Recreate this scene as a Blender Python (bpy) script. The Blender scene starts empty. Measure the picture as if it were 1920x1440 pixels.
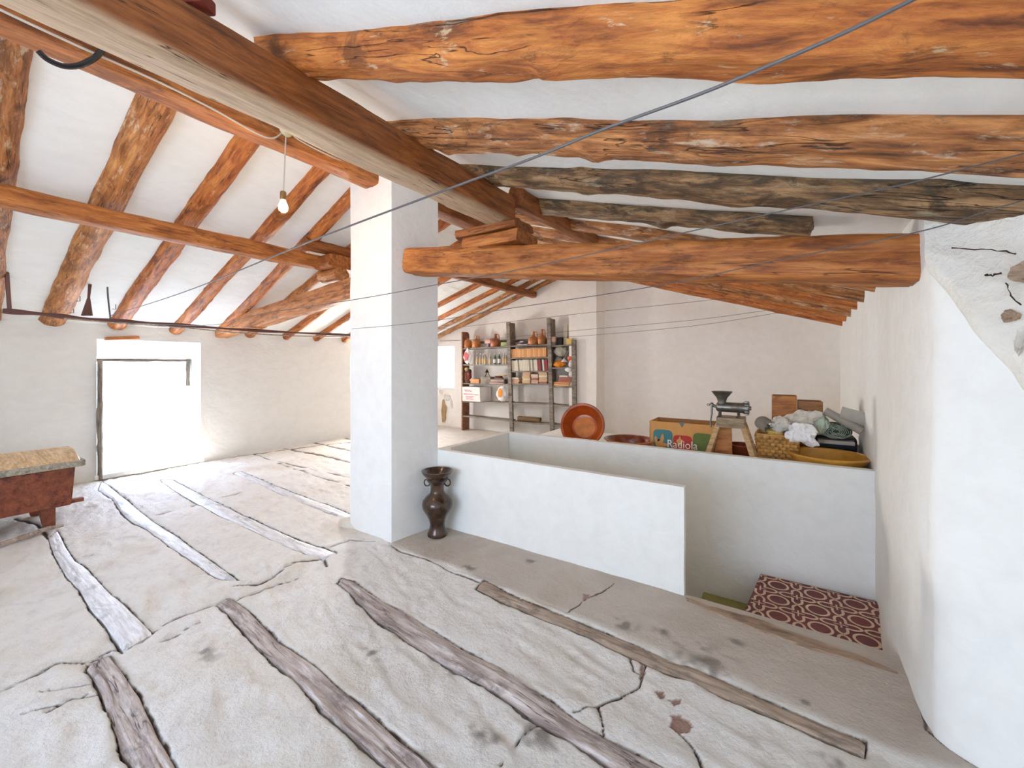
import bpy, bmesh, math, random
import numpy as np
from mathutils import Vector, Matrix, noise as mn
R = math.radians
PI = math.pi
SC = bpy.context.scene
COL = SC.collection

# ---------------------------------------------------------------- camera
EYE = Vector((0, 0, 1.5)); FL = 771.0; HY = 682.0
YAW = math.atan2(500, 771)
cam = bpy.data.cameras.new('camera'); cam.sensor_width = 36; cam.lens = 36 * FL / 1920
cam.shift_y = -(720 - HY) / 1920; cam.clip_start = 0.02; cam.clip_end = 200
camo = bpy.data.objects.new('camera', cam); COL.objects.link(camo)
camo.location = EYE; camo.rotation_euler = (PI / 2, 0, YAW); SC.camera = camo

# ---------------------------------------------------------------- world, sun, exposure
wd = bpy.data.worlds.new('sky'); SC.world = wd; wd.use_nodes = True
nt = wd.node_tree; bg = nt.nodes['Background']
tc = nt.nodes.new('ShaderNodeTexCoord'); sx = nt.nodes.new('ShaderNodeSeparateXYZ'); cr = nt.nodes.new('ShaderNodeValToRGB')
nt.links.new(tc.outputs['Generated'], sx.inputs[0]); nt.links.new(sx.outputs['Z'], cr.inputs[0]); nt.links.new(cr.outputs[0], bg.inputs[0])
cr.color_ramp.elements[0].position = 0.0; cr.color_ramp.elements[0].color = (0.655, 0.775, 0.975, 1)
cr.color_ramp.elements[1].position = 0.45; cr.color_ramp.elements[1].color = (0.54, 0.69, 1.0, 1)
bg.inputs[1].default_value = 9.0
sun = bpy.data.lights.new('sun', 'SUN'); sun.energy = 18; sun.angle = R(1.0); sun.color = (1, .99, .98)
suno = bpy.data.objects.new('sun', sun); COL.objects.link(suno)
suno.rotation_euler = Vector((1.0, 0.5, -1.5)).to_track_quat('-Z', 'Y').to_euler()
def portal(loc, direction, w, h):
    l = bpy.data.lights.new('window_portal', 'AREA'); l.shape = 'RECTANGLE'; l.size = w; l.size_y = h
    l.cycles.is_portal = True
    o = bpy.data.objects.new('window_portal', l); COL.objects.link(o); o.location = loc
    o.rotation_euler = Vector(direction).to_track_quat('-Z', 'Y').to_euler()
portal((-7.78, 2.1, .85), (1, 0, 0), 1.1, 1.5)
portal((-6.8, 7.75, 1.42), (0, -1, 0), .6, 1.0)
portal((-1.65, -2.62, 1.35), (0, 1, 0), 2.7, 1.5)
portal((1.85, -1.28, 1.0), (-1, 0, 0), .44, .6)
portal((-7.78, 5.75, 1.27), (1, 0, 0), .9, .75)  # sky portal of the added opening behind the pillar
def fill_lamp(loc, direction, w, h, e, col):
    l = bpy.data.lights.new('gable_fill', 'AREA'); l.shape = 'RECTANGLE'; l.size = w; l.size_y = h; l.energy = e; l.color = col
    o = bpy.data.objects.new('gable_fill', l); COL.objects.link(o); o.location = loc
    o.rotation_euler = Vector(direction).to_track_quat('-Z', 'Y').to_euler()
fill_lamp((-7.60, 5.72, 1.27), (1, -.9, .05), .7, .7, 120, (1, .95, .88))      # added lamp, unseen behind the pillar, brightens the far gable
SC.view_settings.view_transform = 'Standard'; SC.view_settings.look = 'None'
SC.view_settings.gamma = 1; SC.view_settings.use_curve_mapping = False
SC.view_settings.exposure = 0.47
try:
    SC.cycles.max_bounces = 14; SC.cycles.diffuse_bounces = 10; SC.cycles.use_denoising = True
    SC.cycles.sample_clamp_indirect = 6
except Exception: pass

# ---------------------------------------------------------------- photo geometry helpers
_f = Vector((-math.sin(YAW), math.cos(YAW), 0)); _r = Vector((math.cos(YAW), math.sin(YAW), 0)); _u = Vector((0, 0, 1))
def onp(x, y, n, d):
    ray = _f * FL + _r * (x - 960) + _u * (HY - y); n = Vector(n)
    return EYE + ray * ((d - n.dot(EYE)) / n.dot(ray))
def AZ(x, y, z=0.0): return onp(x, y, (0, 0, 1), z)
def AX(x, y, v): return onp(x, y, (1, 0, 0), v)
def AY(x, y, v): return onp(x, y, (0, 1, 0), v)

# ---------------------------------------------------------------- materials
def mat(name):
    m = bpy.data.materials.new(name); m.use_nodes = True
    n = m.node_tree; return m, n, n.nodes['Principled BSDF']
def simple(name, col, rough=.6, metal=0.0, var=.12, scale=12, bump=0.0, emit=None, es=0, trans=0, coat=0):
    m, n, b = mat(name)
    if var:
        t = n.nodes.new('ShaderNodeTexCoord'); x = n.nodes.new('ShaderNodeTexNoise'); x.inputs['Scale'].default_value = scale; x.inputs['Detail'].default_value = 5
        c = n.nodes.new('ShaderNodeValToRGB'); n.links.new(t.outputs['Object'], x.inputs[0]); n.links.new(x.outputs[0], c.inputs[0])
        c.color_ramp.elements[0].position = .3; c.color_ramp.elements[1].position = .7
        c.color_ramp.elements[0].color = tuple(v * (1 - var) for v in col) + (1,); c.color_ramp.elements[1].color = tuple(min(1, v * (1 + var)) for v in col) + (1,)
        n.links.new(c.outputs[0], b.inputs['Base Color'])
        if bump:
            bp = n.nodes.new('ShaderNodeBump'); bp.inputs['Strength'].default_value = bump; bp.inputs['Distance'].default_value = .01
            n.links.new(x.outputs[0], bp.inputs['Height']); n.links.new(bp.outputs[0], b.inputs['Normal'])
    else: b.inputs['Base Color'].default_value = tuple(col) + (1,)
    b.inputs['Roughness'].default_value = rough; b.inputs['Metallic'].default_value = metal
    if emit: b.inputs['Emission Color'].default_value = tuple(emit) + (1,); b.inputs['Emission Strength'].default_value = es
    if trans: b.inputs['Transmission Weight'].default_value = trans
    if coat: b.inputs['Coat Weight'].default_value = coat
    return m
def ramp(n, stops):
    c = n.nodes.new('ShaderNodeValToRGB'); e = c.color_ramp.elements
    while len(e) < len(stops): e.new(.5)
    for k, (p, col) in enumerate(stops): e[k].position = p; e[k].color = tuple(col) + (1,)
    return c
def mixc(n, fac, a, b, mode='MIX'):
    x = n.nodes.new('ShaderNodeMix'); x.data_type = 'RGBA'; x.blend_type = mode
    if isinstance(fac, (int, float)): x.inputs[0].default_value = fac
    else: n.links.new(fac, x.inputs[0])
    for i, v in ((6, a), (7, b)):
        if isinstance(v, tuple): x.inputs[i].default_value = v + (1,)
        else: n.links.new(v, x.inputs[i])
    return x.outputs[2]
def noise_node(n, vec, scale, detail=6, rough=.55, dist=0):
    x = n.nodes.new('ShaderNodeTexNoise'); x.inputs['Scale'].default_value = scale; x.inputs['Detail'].default_value = detail
    x.inputs['Roughness'].default_value = rough; x.inputs['Distortion'].default_value = dist
    if vec is not None: n.links.new(vec, x.inputs[0])
    return x.outputs[0]
def mapping(n, scale, rnd=True):
    t = n.nodes.new('ShaderNodeTexCoord'); mp = n.nodes.new('ShaderNodeMapping'); mp.inputs['Scale'].default_value = scale
    n.links.new(t.outputs['Object'], mp.inputs[0])
    if rnd:
        oi = n.nodes.new('ShaderNodeObjectInfo'); mu = n.nodes.new('ShaderNodeMath'); mu.operation = 'MULTIPLY'; mu.inputs[1].default_value = 57
        n.links.new(oi.outputs['Random'], mu.inputs[0]); cb = n.nodes.new('ShaderNodeCombineXYZ')
        for k in range(3): n.links.new(mu.outputs[0], cb.inputs[k])
        n.links.new(cb.outputs[0], mp.inputs['Location'])
    return mp.outputs[0]
def math_node(n, op, a, b):
    x = n.nodes.new('ShaderNodeMath'); x.operation = op
    for i, v in enumerate((a, b)):
        if isinstance(v, (int, float)): x.inputs[i].default_value = v
        else: n.links.new(v, x.inputs[i])
    return x.outputs[0]
def wood(name, dark, mid, light, lime=.0, rough=.6, fine=1.0, bump=.5, patch=(.35, .33, .27), crack=True, tint=None, patchy=.6, top=None, under=None):
    tint = name.split('_')[0] in ('pine', 'hewn', 'weathered') if tint is None else tint
    if tint: dark, mid, light = [tuple(min(1, c * t) for c, t in zip(q, (1.12, .86, .55))) for q in (dark, mid, light)]
    m, n, b = mat(name)
    v = mapping(n, (2.2, 16 * fine, 16 * fine)); v2 = mapping(n, (3.0, 6, 6)); v3 = mapping(n, (1.3, 24, 24))
    g = noise_node(n, v, 1.6, 8, .68, .5); fg = noise_node(n, mapping(n, (5, 70, 70)), 1.0, 5, .7)
    c = ramp(n, [(.33, dark), (.47, mid), (.62, light)]); n.links.new(g, c.inputs[0]); col = c.outputs[0]
    fr_ = ramp(n, [(.35, (.72, .70, .68)), (.6, (1.06, 1.06, 1.06))]); n.links.new(fg, fr_.inputs[0]); col = mixc(n, 1.0, col, fr_.outputs[0], 'MULTIPLY')
    p = noise_node(n, v2, 1.1, 8, .72, .6)
    pr = ramp(n, [(.54, (0, 0, 0)), (.62, (1, 1, 1))]); n.links.new(p, pr.inputs[0])
    col = mixc(n, math_node(n, 'MULTIPLY', pr.outputs[0], patchy), col, tuple(x * .30 for x in mid))
    if lime:
        q = noise_node(n, mapping(n, (4, 15, 15)), 1.5, 8, .72, .25)
        qr = ramp(n, [(.62 - .14 * lime, (0, 0, 0)), (.66, (1, 1, 1))]); n.links.new(q, qr.inputs[0])
        col = mixc(n, math_node(n, 'MULTIPLY', qr.outputs[0], .8), col, patch)
    if top or under:
        t_ = n.nodes.new('ShaderNodeTexCoord'); sz = n.nodes.new('ShaderNodeSeparateXYZ'); n.links.new(t_.outputs['Object'], sz.inputs[0])
        zz_ = math_node(n, 'ADD', math_node(n, 'MULTIPLY', sz.outputs[2], 7.0), math_node(n, 'MULTIPLY', p, 2.2))
        if top:
            tr = ramp(n, [(top[1], (0, 0, 0)), (min(1, top[1] + .16), (1, 1, 1))]); n.links.new(math_node(n, 'MULTIPLY', zz_, .5), tr.inputs[0])
            col = mixc(n, math_node(n, 'MULTIPLY', tr.outputs[0], .8), col, mixc(n, 1.0, fr_.outputs[0], top[0], 'MULTIPLY'))
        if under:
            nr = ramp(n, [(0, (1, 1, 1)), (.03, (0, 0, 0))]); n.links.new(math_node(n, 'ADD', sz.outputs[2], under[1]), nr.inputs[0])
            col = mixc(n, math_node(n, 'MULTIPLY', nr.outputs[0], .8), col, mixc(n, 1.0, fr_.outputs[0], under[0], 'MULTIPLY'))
    h = g
    if crack:
        k = noise_node(n, v3, .9, 3, .5, .3)
        kk = math_node(n, 'ABSOLUTE', math_node(n, 'SUBTRACT', k, .5), 0)
        kr = ramp(n, [(.0, (0, 0, 0)), (.012, (1, 1, 1))]); n.links.new(kk, kr.inputs[0])
        gate = noise_node(n, v2, .7, 2); gr = ramp(n, [(.5, (1, 1, 1)), (.56, (0, 0, 0))]); n.links.new(gate, gr.inputs[0])
        ck = math_node(n, 'MAXIMUM', kr.outputs[0], gr.outputs[0])
        col = mixc(n, ck, tuple(x * .3 for x in dark), col)
        h = math_node(n, 'ADD', g, math_node(n, 'MULTIPLY', ck, .5))
    n.links.new(col, b.inputs['Base Color'])
    h = math_node(n, 'ADD', math_node(n, 'ADD', h, math_node(n, 'MULTIPLY', fg, .35)), math_node(n, 'MULTIPLY', p, 1.0))
    bp = n.nodes.new('ShaderNodeBump'); bp.inputs['Strength'].default_value = bump; bp.inputs['Distance'].default_value = .012
    n.links.new(h, bp.inputs['Height']); n.links.new(bp.outputs[0], b.inputs['Normal'])
    b.inputs['Roughness'].default_value = rough
    return m
def plaster(name, base, stain, var=.35, bump=.35, scale=1.0, stretch=(1, 1, 1), rough=.85):
    m, n, b = mat(name)
    v = mapping(n, tuple(s * scale for s in stretch), False)
    a = noise_node(n, v, 1.3, 5, .6, .4); d = noise_node(n, v, 9, 8, .6, .5); e = noise_node(n, v, 70, 4, .6)
    c = ramp(n, [(.42, (0, 0, 0)), (.75, (1, 1, 1))]); n.links.new(a, c.inputs[0])
    col = mixc(n, math_node(n, 'MULTIPLY', c.outputs[0], var), base, stain)
    c2 = ramp(n, [(.30, (.955, .95, .945)), (.6, (1, 1, 1))]); n.links.new(d, c2.inputs[0])
    col = mixc(n, 1.0, col, c2.outputs[0], 'MULTIPLY'); n.links.new(col, b.inputs['Base Color'])
    h = math_node(n, 'ADD', math_node(n, 'MULTIPLY', a, 2.6), math_node(n, 'ADD', math_node(n, 'MULTIPLY', d, .55), math_node(n, 'MULTIPLY', e, .03)))
    bp = n.nodes.new('ShaderNodeBump'); bp.inputs['Strength'].default_value = bump; bp.inputs['Distance'].default_value = .03
    n.links.new(h, bp.inputs['Height']); n.links.new(bp.outputs[0], b.inputs['Normal']); b.inputs['Roughness'].default_value = rough
    return m

M = {}
M['wall'] = plaster('lime_plaster', (.85, .855, .815), (.79, .785, .73))
M['wall_left'] = plaster('lime_plaster_lumpy', (.85, .855, .81), (.79, .785, .725), bump=.6, stretch=(1, .8, 1.3))
M['ceil'] = plaster('ceiling_plaster', (.85, .855, .82), (.78, .775, .735), bump=.5, stretch=(1, .5, 1))
M['warm'] = plaster('warm_plaster', (.88, .84, .78), (.82, .76, .68), var=.6, bump=.3)
M['pillar'] = plaster('pillar_plaster', (.85, .855, .83), (.80, .785, .77), bump=.3)
M['wall_rough'] = plaster('rough_cream_plaster', (.82, .80, .73), (.66, .60, .48), var=.5, bump=.8, scale=3)
M['rubble'] = plaster('broken_plaster', (.78, .75, .68), (.55, .47, .38), var=.8, bump=1.0, scale=3)
M['log_orange'] = wood('pine_log_orange', (.12, .035, .008), (.40, .145, .035), (.56, .26, .085), lime=.12, patch=(.60, .42, .25))
M['log_pale'] = wood('pine_log_pale', (.16, .07, .025), (.42, .20, .08), (.58, .35, .18), lime=.4, patch=(.70, .54, .38))
M['log_brown'] = wood('weathered_log_brown', (.09, .04, .014), (.32, .15, .06), (.56, .32, .16), lime=.45, patch=(.62, .50, .36), bump=.9, patchy=.75, top=((.26, .22, .14), .62))
M['log_dark'] = wood('smoky_log_dark', (.035, .02, .010), (.19, .10, .04), (.46, .27, .12), lime=.45, patch=(.40, .34, .22), bump=1.0, patchy=.85, top=((.07, .06, .035), .45))
M['log_fiery'] = wood('pine_log_fiery', (.13, .04, .009), (.42, .16, .04), (.60, .29, .09), lime=.12, patch=(.64, .46, .28), bump=.9, patchy=.8, top=((.46, .40, .28), .60))
M['beam_brown'] = wood('hewn_beam_brown', (.12, .045, .012), (.25, .10, .030), (.34, .15, .055), bump=.35, patchy=.4)
M['beam_pale_under'] = wood('hewn_beam_pale_underside', (.12, .045, .012), (.25, .10, .030), (.34, .15, .055), bump=.35, patchy=.3, under=((.60, .45, .30), .097))  # underside coloured paler than the sides
M['beam_orange'] = wood('hewn_beam_orange', (.17, .06, .015), (.36, .15, .045), (.50, .25, .09), bump=.4)
M['beam_pink'] = wood('hewn_beam_pinkish', (.20, .09, .04), (.47, .24, .13), (.60, .36, .22), bump=.35)
M['joist_grey'] = wood('floor_joist_grey', (.22, .17, .155), (.46, .39, .365), (.66, .60, .57), lime=.5, patch=(.70, .66, .62), rough=.7, bump=.8)
M['joist_white'] = wood('floor_joist_limewashed', (.66, .66, .69), (.80, .81, .84), (.86, .87, .90), rough=.45, bump=.5, crack=False)
M['joist_tan'] = wood('floor_joist_tan', (.24, .17, .12), (.40, .31, .24), (.52, .43, .35), rough=.7, bump=.5)
M['nosing'] = wood('stair_nosing_wood', (.16, .10, .06), (.34, .23, .15), (.46, .34, .24), bump=.5)
M['shelf'] = wood('grey_shelf_wood', (.11, .085, .06), (.22, .18, .14), (.32, .275, .22), bump=.2, crack=False)
M['shelf_brown'] = wood('brown_board', (.12, .045, .02), (.25, .10, .045), (.34, .16, .07), bump=.3)
M['chest'] = wood('red_brown_chest_wood', (.085, .018, .007), (.20, .048, .018), (.27, .075, .030), bump=.2, fine=.6, patchy=.2)
M['chest_lid'] = wood('worn_yellow_lid_wood', (.52, .32, .16), (.72, .50, .27), (.82, .63, .40), bump=.15, crack=False, patchy=.2)
M['chest_edge'] = wood('grey_lid_edge', (.20, .18, .13), (.36, .33, .26), (.46, .42, .34), bump=.3)
M['pole'] = simple('pole_wood', (.13, .055, .045), .6, bump=.3)
M['wire'] = simple('grey_wire', (.10, .09, .09), .5, var=0)
M['wire_pale'] = simple('pale_cord', (.55, .50, .44), .7, var=0)
M['iron'] = simple('rusty_iron', (.06, .03, .025), .6, .6, bump=.3)
M['cast'] = simple('cast_metal', (.20, .19, .17), .38, .9, var=.25, scale=20, bump=.2)
M['conduit'] = simple('black_conduit', (.015, .015, .018), .2, var=0)
M['black'] = simple('black_cloth', (.008, .010, .016), .7, var=.2)
M['terra'] = simple('terracotta', (.50, .185, .05), .55, var=.2, scale=25)
M['terra2'] = simple('terracotta_dark', (.36, .11, .03), .45, var=.25, scale=20)
M['glaze'] = simple('red_brown_glaze', (.38, .065, .008), .28, var=.3, scale=9, coat=.12)
M['glaze_orange'] = simple('orange_glaze', (.56, .17, .016), .4, var=.25, scale=12)
M['glaze_dark'] = simple('dark_brown_glaze', (.20, .035, .008), .2, var=.3, scale=14, coat=.4)
M['glaze_yellow'] = simple('honey_yellow_glaze', (.55, .27, .035), .25, var=.2, scale=10, coat=.15)
M['urn'] = simple('dark_bronze_glaze', (.055, .028, .016), .22, .25, var=.6, scale=14, bump=.15, coat=.3)
M['card'] = simple('cardboard', (.62, .30, .085), .75, var=.06)
M['card_in'] = simple('cardboard_inside', (.40, .20, .075), .8, var=.08)
M['teal'] = simple('teal_print', (.05, .20, .21), .7, var=.08); M['redp'] = simple('red_print', (.45, .03, .02), .7, var=.08)
M['greenp'] = simple('green_print', (.12, .17, .03), .7, var=.12); M['whitep'] = simple('white_print', (.85, .82, .74), .7, var=0)
M['greyp'] = simple('grey_print', (.16, .17, .16), .7, var=0)
M['white'] = simple('white_plastic', (.80, .78, .76), .35, var=.05)
M['bag'] = simple('crumpled_white_plastic', (.90, .90, .90), .28, var=.08, scale=20, bump=.4)
M['paper'] = simple('greyish_paper', (.60, .57, .50), .8, var=.08, bump=.2)
M['mat_grey'] = simple('rolled_grey_mat', (.42, .40, .34), .8, var=.08)
M['mat_tan'] = simple('rolled_tan_mat', (.36, .23, .11), .8, var=.15)
M['whitecard'] = simple('white_carton', (.76, .72, .68), .7, var=.04); M['greycard'] = simple('grey_carton', (.40, .37, .33), .7, var=.06)
M['pinkp'] = simple('red_ink', (.62, .10, .12), .7, var=0); M['orangep'] = simple('orange_ink', (.80, .25, .01), .6, var=.3, scale=40)
M['book_orange'] = simple('orange_paperback', (.66, .31, .11), .7, var=.12, scale=30)
M['book_orange2'] = simple('pale_orange_paperback', (.75, .42, .19), .7, var=.12, scale=30)
M['book_cream'] = simple('cream_paperback', (.68, .63, .50), .7, var=.08); M['book_greybr'] = simple('grey_brown_book', (.28, .24, .20), .7)
M['book_red'] = simple('dark_red_book', (.30, .04, .05), .6); M['book_black'] = simple('black_book', (.02, .015, .015), .6)
M['book_pink'] = simple('pinkish_book', (.62, .38, .30), .7); M['book_tan'] = simple('tan_book', (.62, .42, .22), .7); M['book_brick'] = simple('brick_book', (.36, .13, .09), .7)
M['glass'] = simple('bottle_glass', (.60, .56, .46), .12, var=.2, scale=30, trans=.35)
M['glass_green'] = simple('green_glass', (.12, .26, .18), .08, var=.2, scale=30, trans=.5)
M['tin_green'] = simple('green_tin', (.36, .42, .17), .4); M['jar_violet'] = simple('violet_jar', (.30, .22, .42), .4)
M['yellow_box'] = simple('yellow_box', (.70, .48, .13), .7); M['orange_cloth'] = simple('orange_cloth', (.80, .25, .01), .7, var=.25, scale=30)
M['navy'] = simple('navy_cloth', (.09, .10, .16), .6); M['redthing'] = simple('coral_red_plastic', (.62, .13, .06), .4)
M['leather'] = simple('brown_leather', (.16, .055, .03), .4, var=.3)
M['wicker'] = simple('wicker', (.50, .27, .075), .55, var=.3, scale=18)
M['boxwood'] = wood('orange_box_wood', (.22, .07, .015), (.42, .15, .03), (.52, .22, .05), bump=.15, crack=False)
M['boxwood2'] = wood('brown_box_wood', (.15, .06, .015), (.32, .14, .04), (.42, .20, .07), bump=.15, crack=False)
M['stool'] = wood('pale_stool_wood', (.28, .15, .06), (.48, .28, .11), (.58, .38, .17), bump=.2, crack=False)
M['stool_top'] = wood('worn_stool_top', (.18, .12, .06), (.32, .23, .13), (.42, .32, .20), bump=.2, crack=False)
M['cloth_green'] = simple('dark_green_cloth', (.035, .06, .035), .8); M['cloth_pale'] = simple('pale_green_stripe', (.50, .58, .46), .8)
M['olive'] = simple('olive_step', (.26, .24, .07), .8)
M['tile'] = simple('maroon_tile', (.15, .018, .016), .5, var=.25, scale=3); M['tile_line'] = simple('cream_tile_line', (.66, .48, .33), .5, var=.15, scale=9)
M['bulb'] = simple('lit_bulb', (1, .8, .5), .3, var=0, emit=(1, .62, .22), es=60)
M['cream_plastic'] = simple('cream_plastic', (.62, .55, .36), .4, var=.05)
M['brass'] = simple('brass_socket', (.28, .17, .07), .35, .7)
M['bark_red'] = simple('red_brown_cloth', (.20, .03, .015), .7, bump=.4)

# ---------------------------------------------------------------- object helpers
def setp(o, label=None, cat=None, group=None, kind=None):
    for k, v in (('label', label), ('category', cat), ('group', group), ('kind', kind)):
        if v: o[k] = v
    return o
def link(name, me, m, parent=None, smooth=True, loc=None):
    if m is not None and not me.materials: me.materials.append(m)
    if smooth:
        me.polygons.foreach_set('use_smooth', [True] * len(me.polygons))
        try: me.set_sharp_from_angle(angle=R(38))
        except Exception: pass
    o = bpy.data.objects.new(name, me); COL.objects.link(o)
    if parent is not None: o.parent = parent
    if loc is not None: o.location = loc
    return o
def fin(name, bm, m, parent=None, loc=None, smooth=True):
    bmesh.ops.recalc_face_normals(bm, faces=bm.faces)
    me = bpy.data.meshes.new(name); bm.to_mesh(me); bm.free()
    return link(name, me, m, parent, smooth, loc)
def root(name, loc, label, cat, group=None, rz=0):
    o = bpy.data.objects.new(name, None); COL.objects.link(o); o.location = loc; o.rotation_euler = (0, 0, rz); o.empty_display_size = .1
    return setp(o, label, cat, group)
def copy_tree(o, parent=None):
    c = o.copy(); COL.objects.link(c); c.parent = parent
    for ch in list(o.children): copy_tree(ch, c)
    return c
def box(bm, c, s, bev=.004, mtx=None):
    r = bmesh.ops.create_cube(bm, size=1.0, matrix=Matrix.Translation(Vector(c)) @ (mtx or Matrix()) @ Matrix.Diagonal((s[0], s[1], s[2], 1)))
    if bev:
        es = {e for v in r['verts'] for e in v.link_edges}
        bmesh.ops.bevel(bm, geom=list(es), offset=min(bev, min(s) * .3), segments=2, affect='EDGES', profile=.6)
    return bm
def hexa(bm, bot, top, bev=.004):
    """box with free corners: four bottom and four top points in the same order"""
    vs = [bm.verts.new(p) for p in list(bot) + list(top)]
    fs = [(3, 2, 1, 0), (4, 5, 6, 7)] + [(k, (k + 1) % 4, 4 + (k + 1) % 4, 4 + k) for k in range(4)]
    fc = [bm.faces.new([vs[i] for i in f]) for f in fs]
    if bev: bmesh.ops.bevel(bm, geom=list({e for v in vs for e in v.link_edges}), offset=bev, segments=2, affect='EDGES')
    return bm
def lathe(bm, prof, seg=32, ctr=(0, 0, 0), mtx=None):
    rings = []
    for (r, z) in prof:
        ring = []
        for k in range(seg):
            a = 2 * PI * k / seg; p = Vector((r * math.cos(a), r * math.sin(a), z))
            if mtx: p = mtx @ p
            ring.append(bm.verts.new(p + Vector(ctr)))
        rings.append(ring)
    for i in range(len(rings) - 1):
        for k in range(seg):
            bm.faces.new((rings[i][k], rings[i][(k + 1) % seg], rings[i + 1][(k + 1) % seg], rings[i + 1][k]))
    if prof[0][0] > 1e-5: bm.faces.new(rings[0][::-1])
    if prof[-1][0] > 1e-5: bm.faces.new(rings[-1])
    bmesh.ops.remove_doubles(bm, verts=bm.verts, dist=1e-5)
    return bm
def tube(bm, pts, r, seg=8, closed_ends=True):
    pts = [Vector(p) for p in pts]; n = len(pts); rr = r if isinstance(r, (list, tuple)) else [r] * n
    rings = []; prev = None
    for i, p in enumerate(pts):
        t = (pts[min(i + 1, n - 1)] - pts[max(i - 1, 0)]).normalized()
        if prev is None:
            a = Vector((0, 0, 1)) if abs(t.z) < .9 else Vector((1, 0, 0)); u = t.cross(a).normalized()
        else: u = (prev - t * prev.dot(t)).normalized()
        prev = u; w = t.cross(u)
        rings.append([bm.verts.new(p + (u * math.cos(2 * PI * k / seg) + w * math.sin(2 * PI * k / seg)) * rr[i]) for k in range(seg)])
    for i in range(n - 1):
        for k in range(seg): bm.faces.new((rings[i][k], rings[i][(k + 1) % seg], rings[i + 1][(k + 1) % seg], rings[i + 1][k]))
    if closed_ends: bm.faces.new(rings[0][::-1]); bm.faces.new(rings[-1])
    return bm
def sheet(name, fn, nu, nv, m, parent=None, thick=0, loc=None):
    """grid of points fn(u,v), optionally given thickness"""
    vs = [fn(i / nu, j / nv) for j in range(nv + 1) for i in range(nu + 1)]
    fs = [(j * (nu + 1) + i, j * (nu + 1) + i + 1, (j + 1) * (nu + 1) + i + 1, (j + 1) * (nu + 1) + i) for j in range(nv) for i in range(nu)]
    me = bpy.data.meshes.new(name); me.from_pydata([tuple(v) for v in vs], [], fs)
    if thick:
        bm = bmesh.new(); bm.from_mesh(me); bmesh.ops.recalc_face_normals(bm, faces=bm.faces); bmesh.ops.solidify(bm, geom=bm.faces[:], thickness=thick); bm.to_mesh(me); bm.free()
    return link(name, me, m, parent, True, loc)
def arc(c, r, a0, a1, n, ax=(1, 0, 0), ay=(0, 0, 1)):
    c = Vector(c); ax = Vector(ax); ay = Vector(ay)
    return [c + ax * r * math.cos(a0 + (a1 - a0) * k / n) + ay * r * math.sin(a0 + (a1 - a0) * k / n) for k in range(n + 1)]

def timber(name, p0, p1, w, h, m, label=None, cat='beam', group=None, ex=2.0, amp=.01, taper=0.0, bend=(0, 0), seed=0, parent=None, seg=28, step=.05, tilt=0, knots=4):
    """a log (ex=2) or hewn beam (ex=6) from p0 to p1 with its own axis, irregular surface and end cuts"""
    p0 = Vector(p0); p1 = Vector(p1); L = (p1 - p0).length; d = (p1 - p0).normalized()
    up = Vector((0, 0, 1)) if abs(d.z) < .98 else Vector((0, 1, 0)); y = up.cross(d).normalized(); z = d.cross(y)
    n = max(4, int(L / step)); rnd = random.Random(seed * 7 + 3)
    kn = [(rnd.uniform(.1, .9) * L, rnd.uniform(0, 2 * PI), rnd.uniform(.03, .06)) for _ in range(knots)]
    vs = []; fs = []
    for i in range(n + 1):
        x = L * i / n; t = i / n; k = 1 - taper * t
        by = bend[0] * math.sin(PI * t) + amp * 1.6 * mn.noise(Vector((x * .9, seed * 3.1, 7)))
        bz = bend[1] * math.sin(PI * t) + amp * 1.3 * mn.noise(Vector((x * .9, seed * 5.7, 3)))
        wob = 1 + 1.2 * amp / max(w, .05) * mn.noise(Vector((x * 1.7, seed * 1.3, 1)))
        for q in range(seg):
            a = 2 * PI * (q + .5) / seg; c, s = math.cos(a), math.sin(a)
            rr = (abs(c) ** ex + abs(s) ** ex) ** (-1 / ex)
            dn = amp * mn.noise(Vector((x * 3.2, c * 2.2 + seed, s * 2.2))) + amp * .45 * mn.noise(Vector((x * 9, c * 7 + seed, s * 7)))
            for (kx, ka, kr) in kn:
                da = (a - ka + PI) % (2 * PI) - PI; dist2 = ((x - kx) / kr) ** 2 + (da * w * .5 / kr) ** 2
                if dist2 < 6: dn += amp * 1.1 * math.exp(-dist2)
            f = rr * wob * k
            vs.append((x + (0 if 0 < i < n else .012 * mn.noise(Vector((c * 3, s * 3, seed)))), by + c * (w / 2 * f + dn), bz + s * (h / 2 * f + dn)))
    for i in range(n):
        for q in range(seg):
            fs.append((i * seg + q, i * seg + (q + 1) % seg, (i + 1) * seg + (q + 1) % seg, (i + 1) * seg + q))
    fs.append(tuple(range(seg))[::-1]); fs.append(tuple(n * seg + q for q in range(seg)))
    me = bpy.data.meshes.new(name); me.from_pydata(vs, [], fs)
    o = link(name, me, m, None, True)
    mt = Matrix((d, y, z)).transposed().to_4x4(); mt.translation = p0
    o.matrix_world = mt @ Matrix.Rotation(tilt, 4, 'X')
    if parent is not None: o.parent = parent; o.matrix_parent_inverse = parent.matrix_world.inverted()
    return setp(o, label, cat, group) if label else o

# ---------------------------------------------------------------- room dimensions
XL, YB = -7.4, 7.45
def lowL(x): return 1.93 + .33 * (x + 7.4)         # underside of the rafters, slope over the hatch side
def lowR(x): return 2.93 - .316 * (x + 2.19)       # underside of the rafters, slope over the stair side
XR = -3.30

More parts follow.
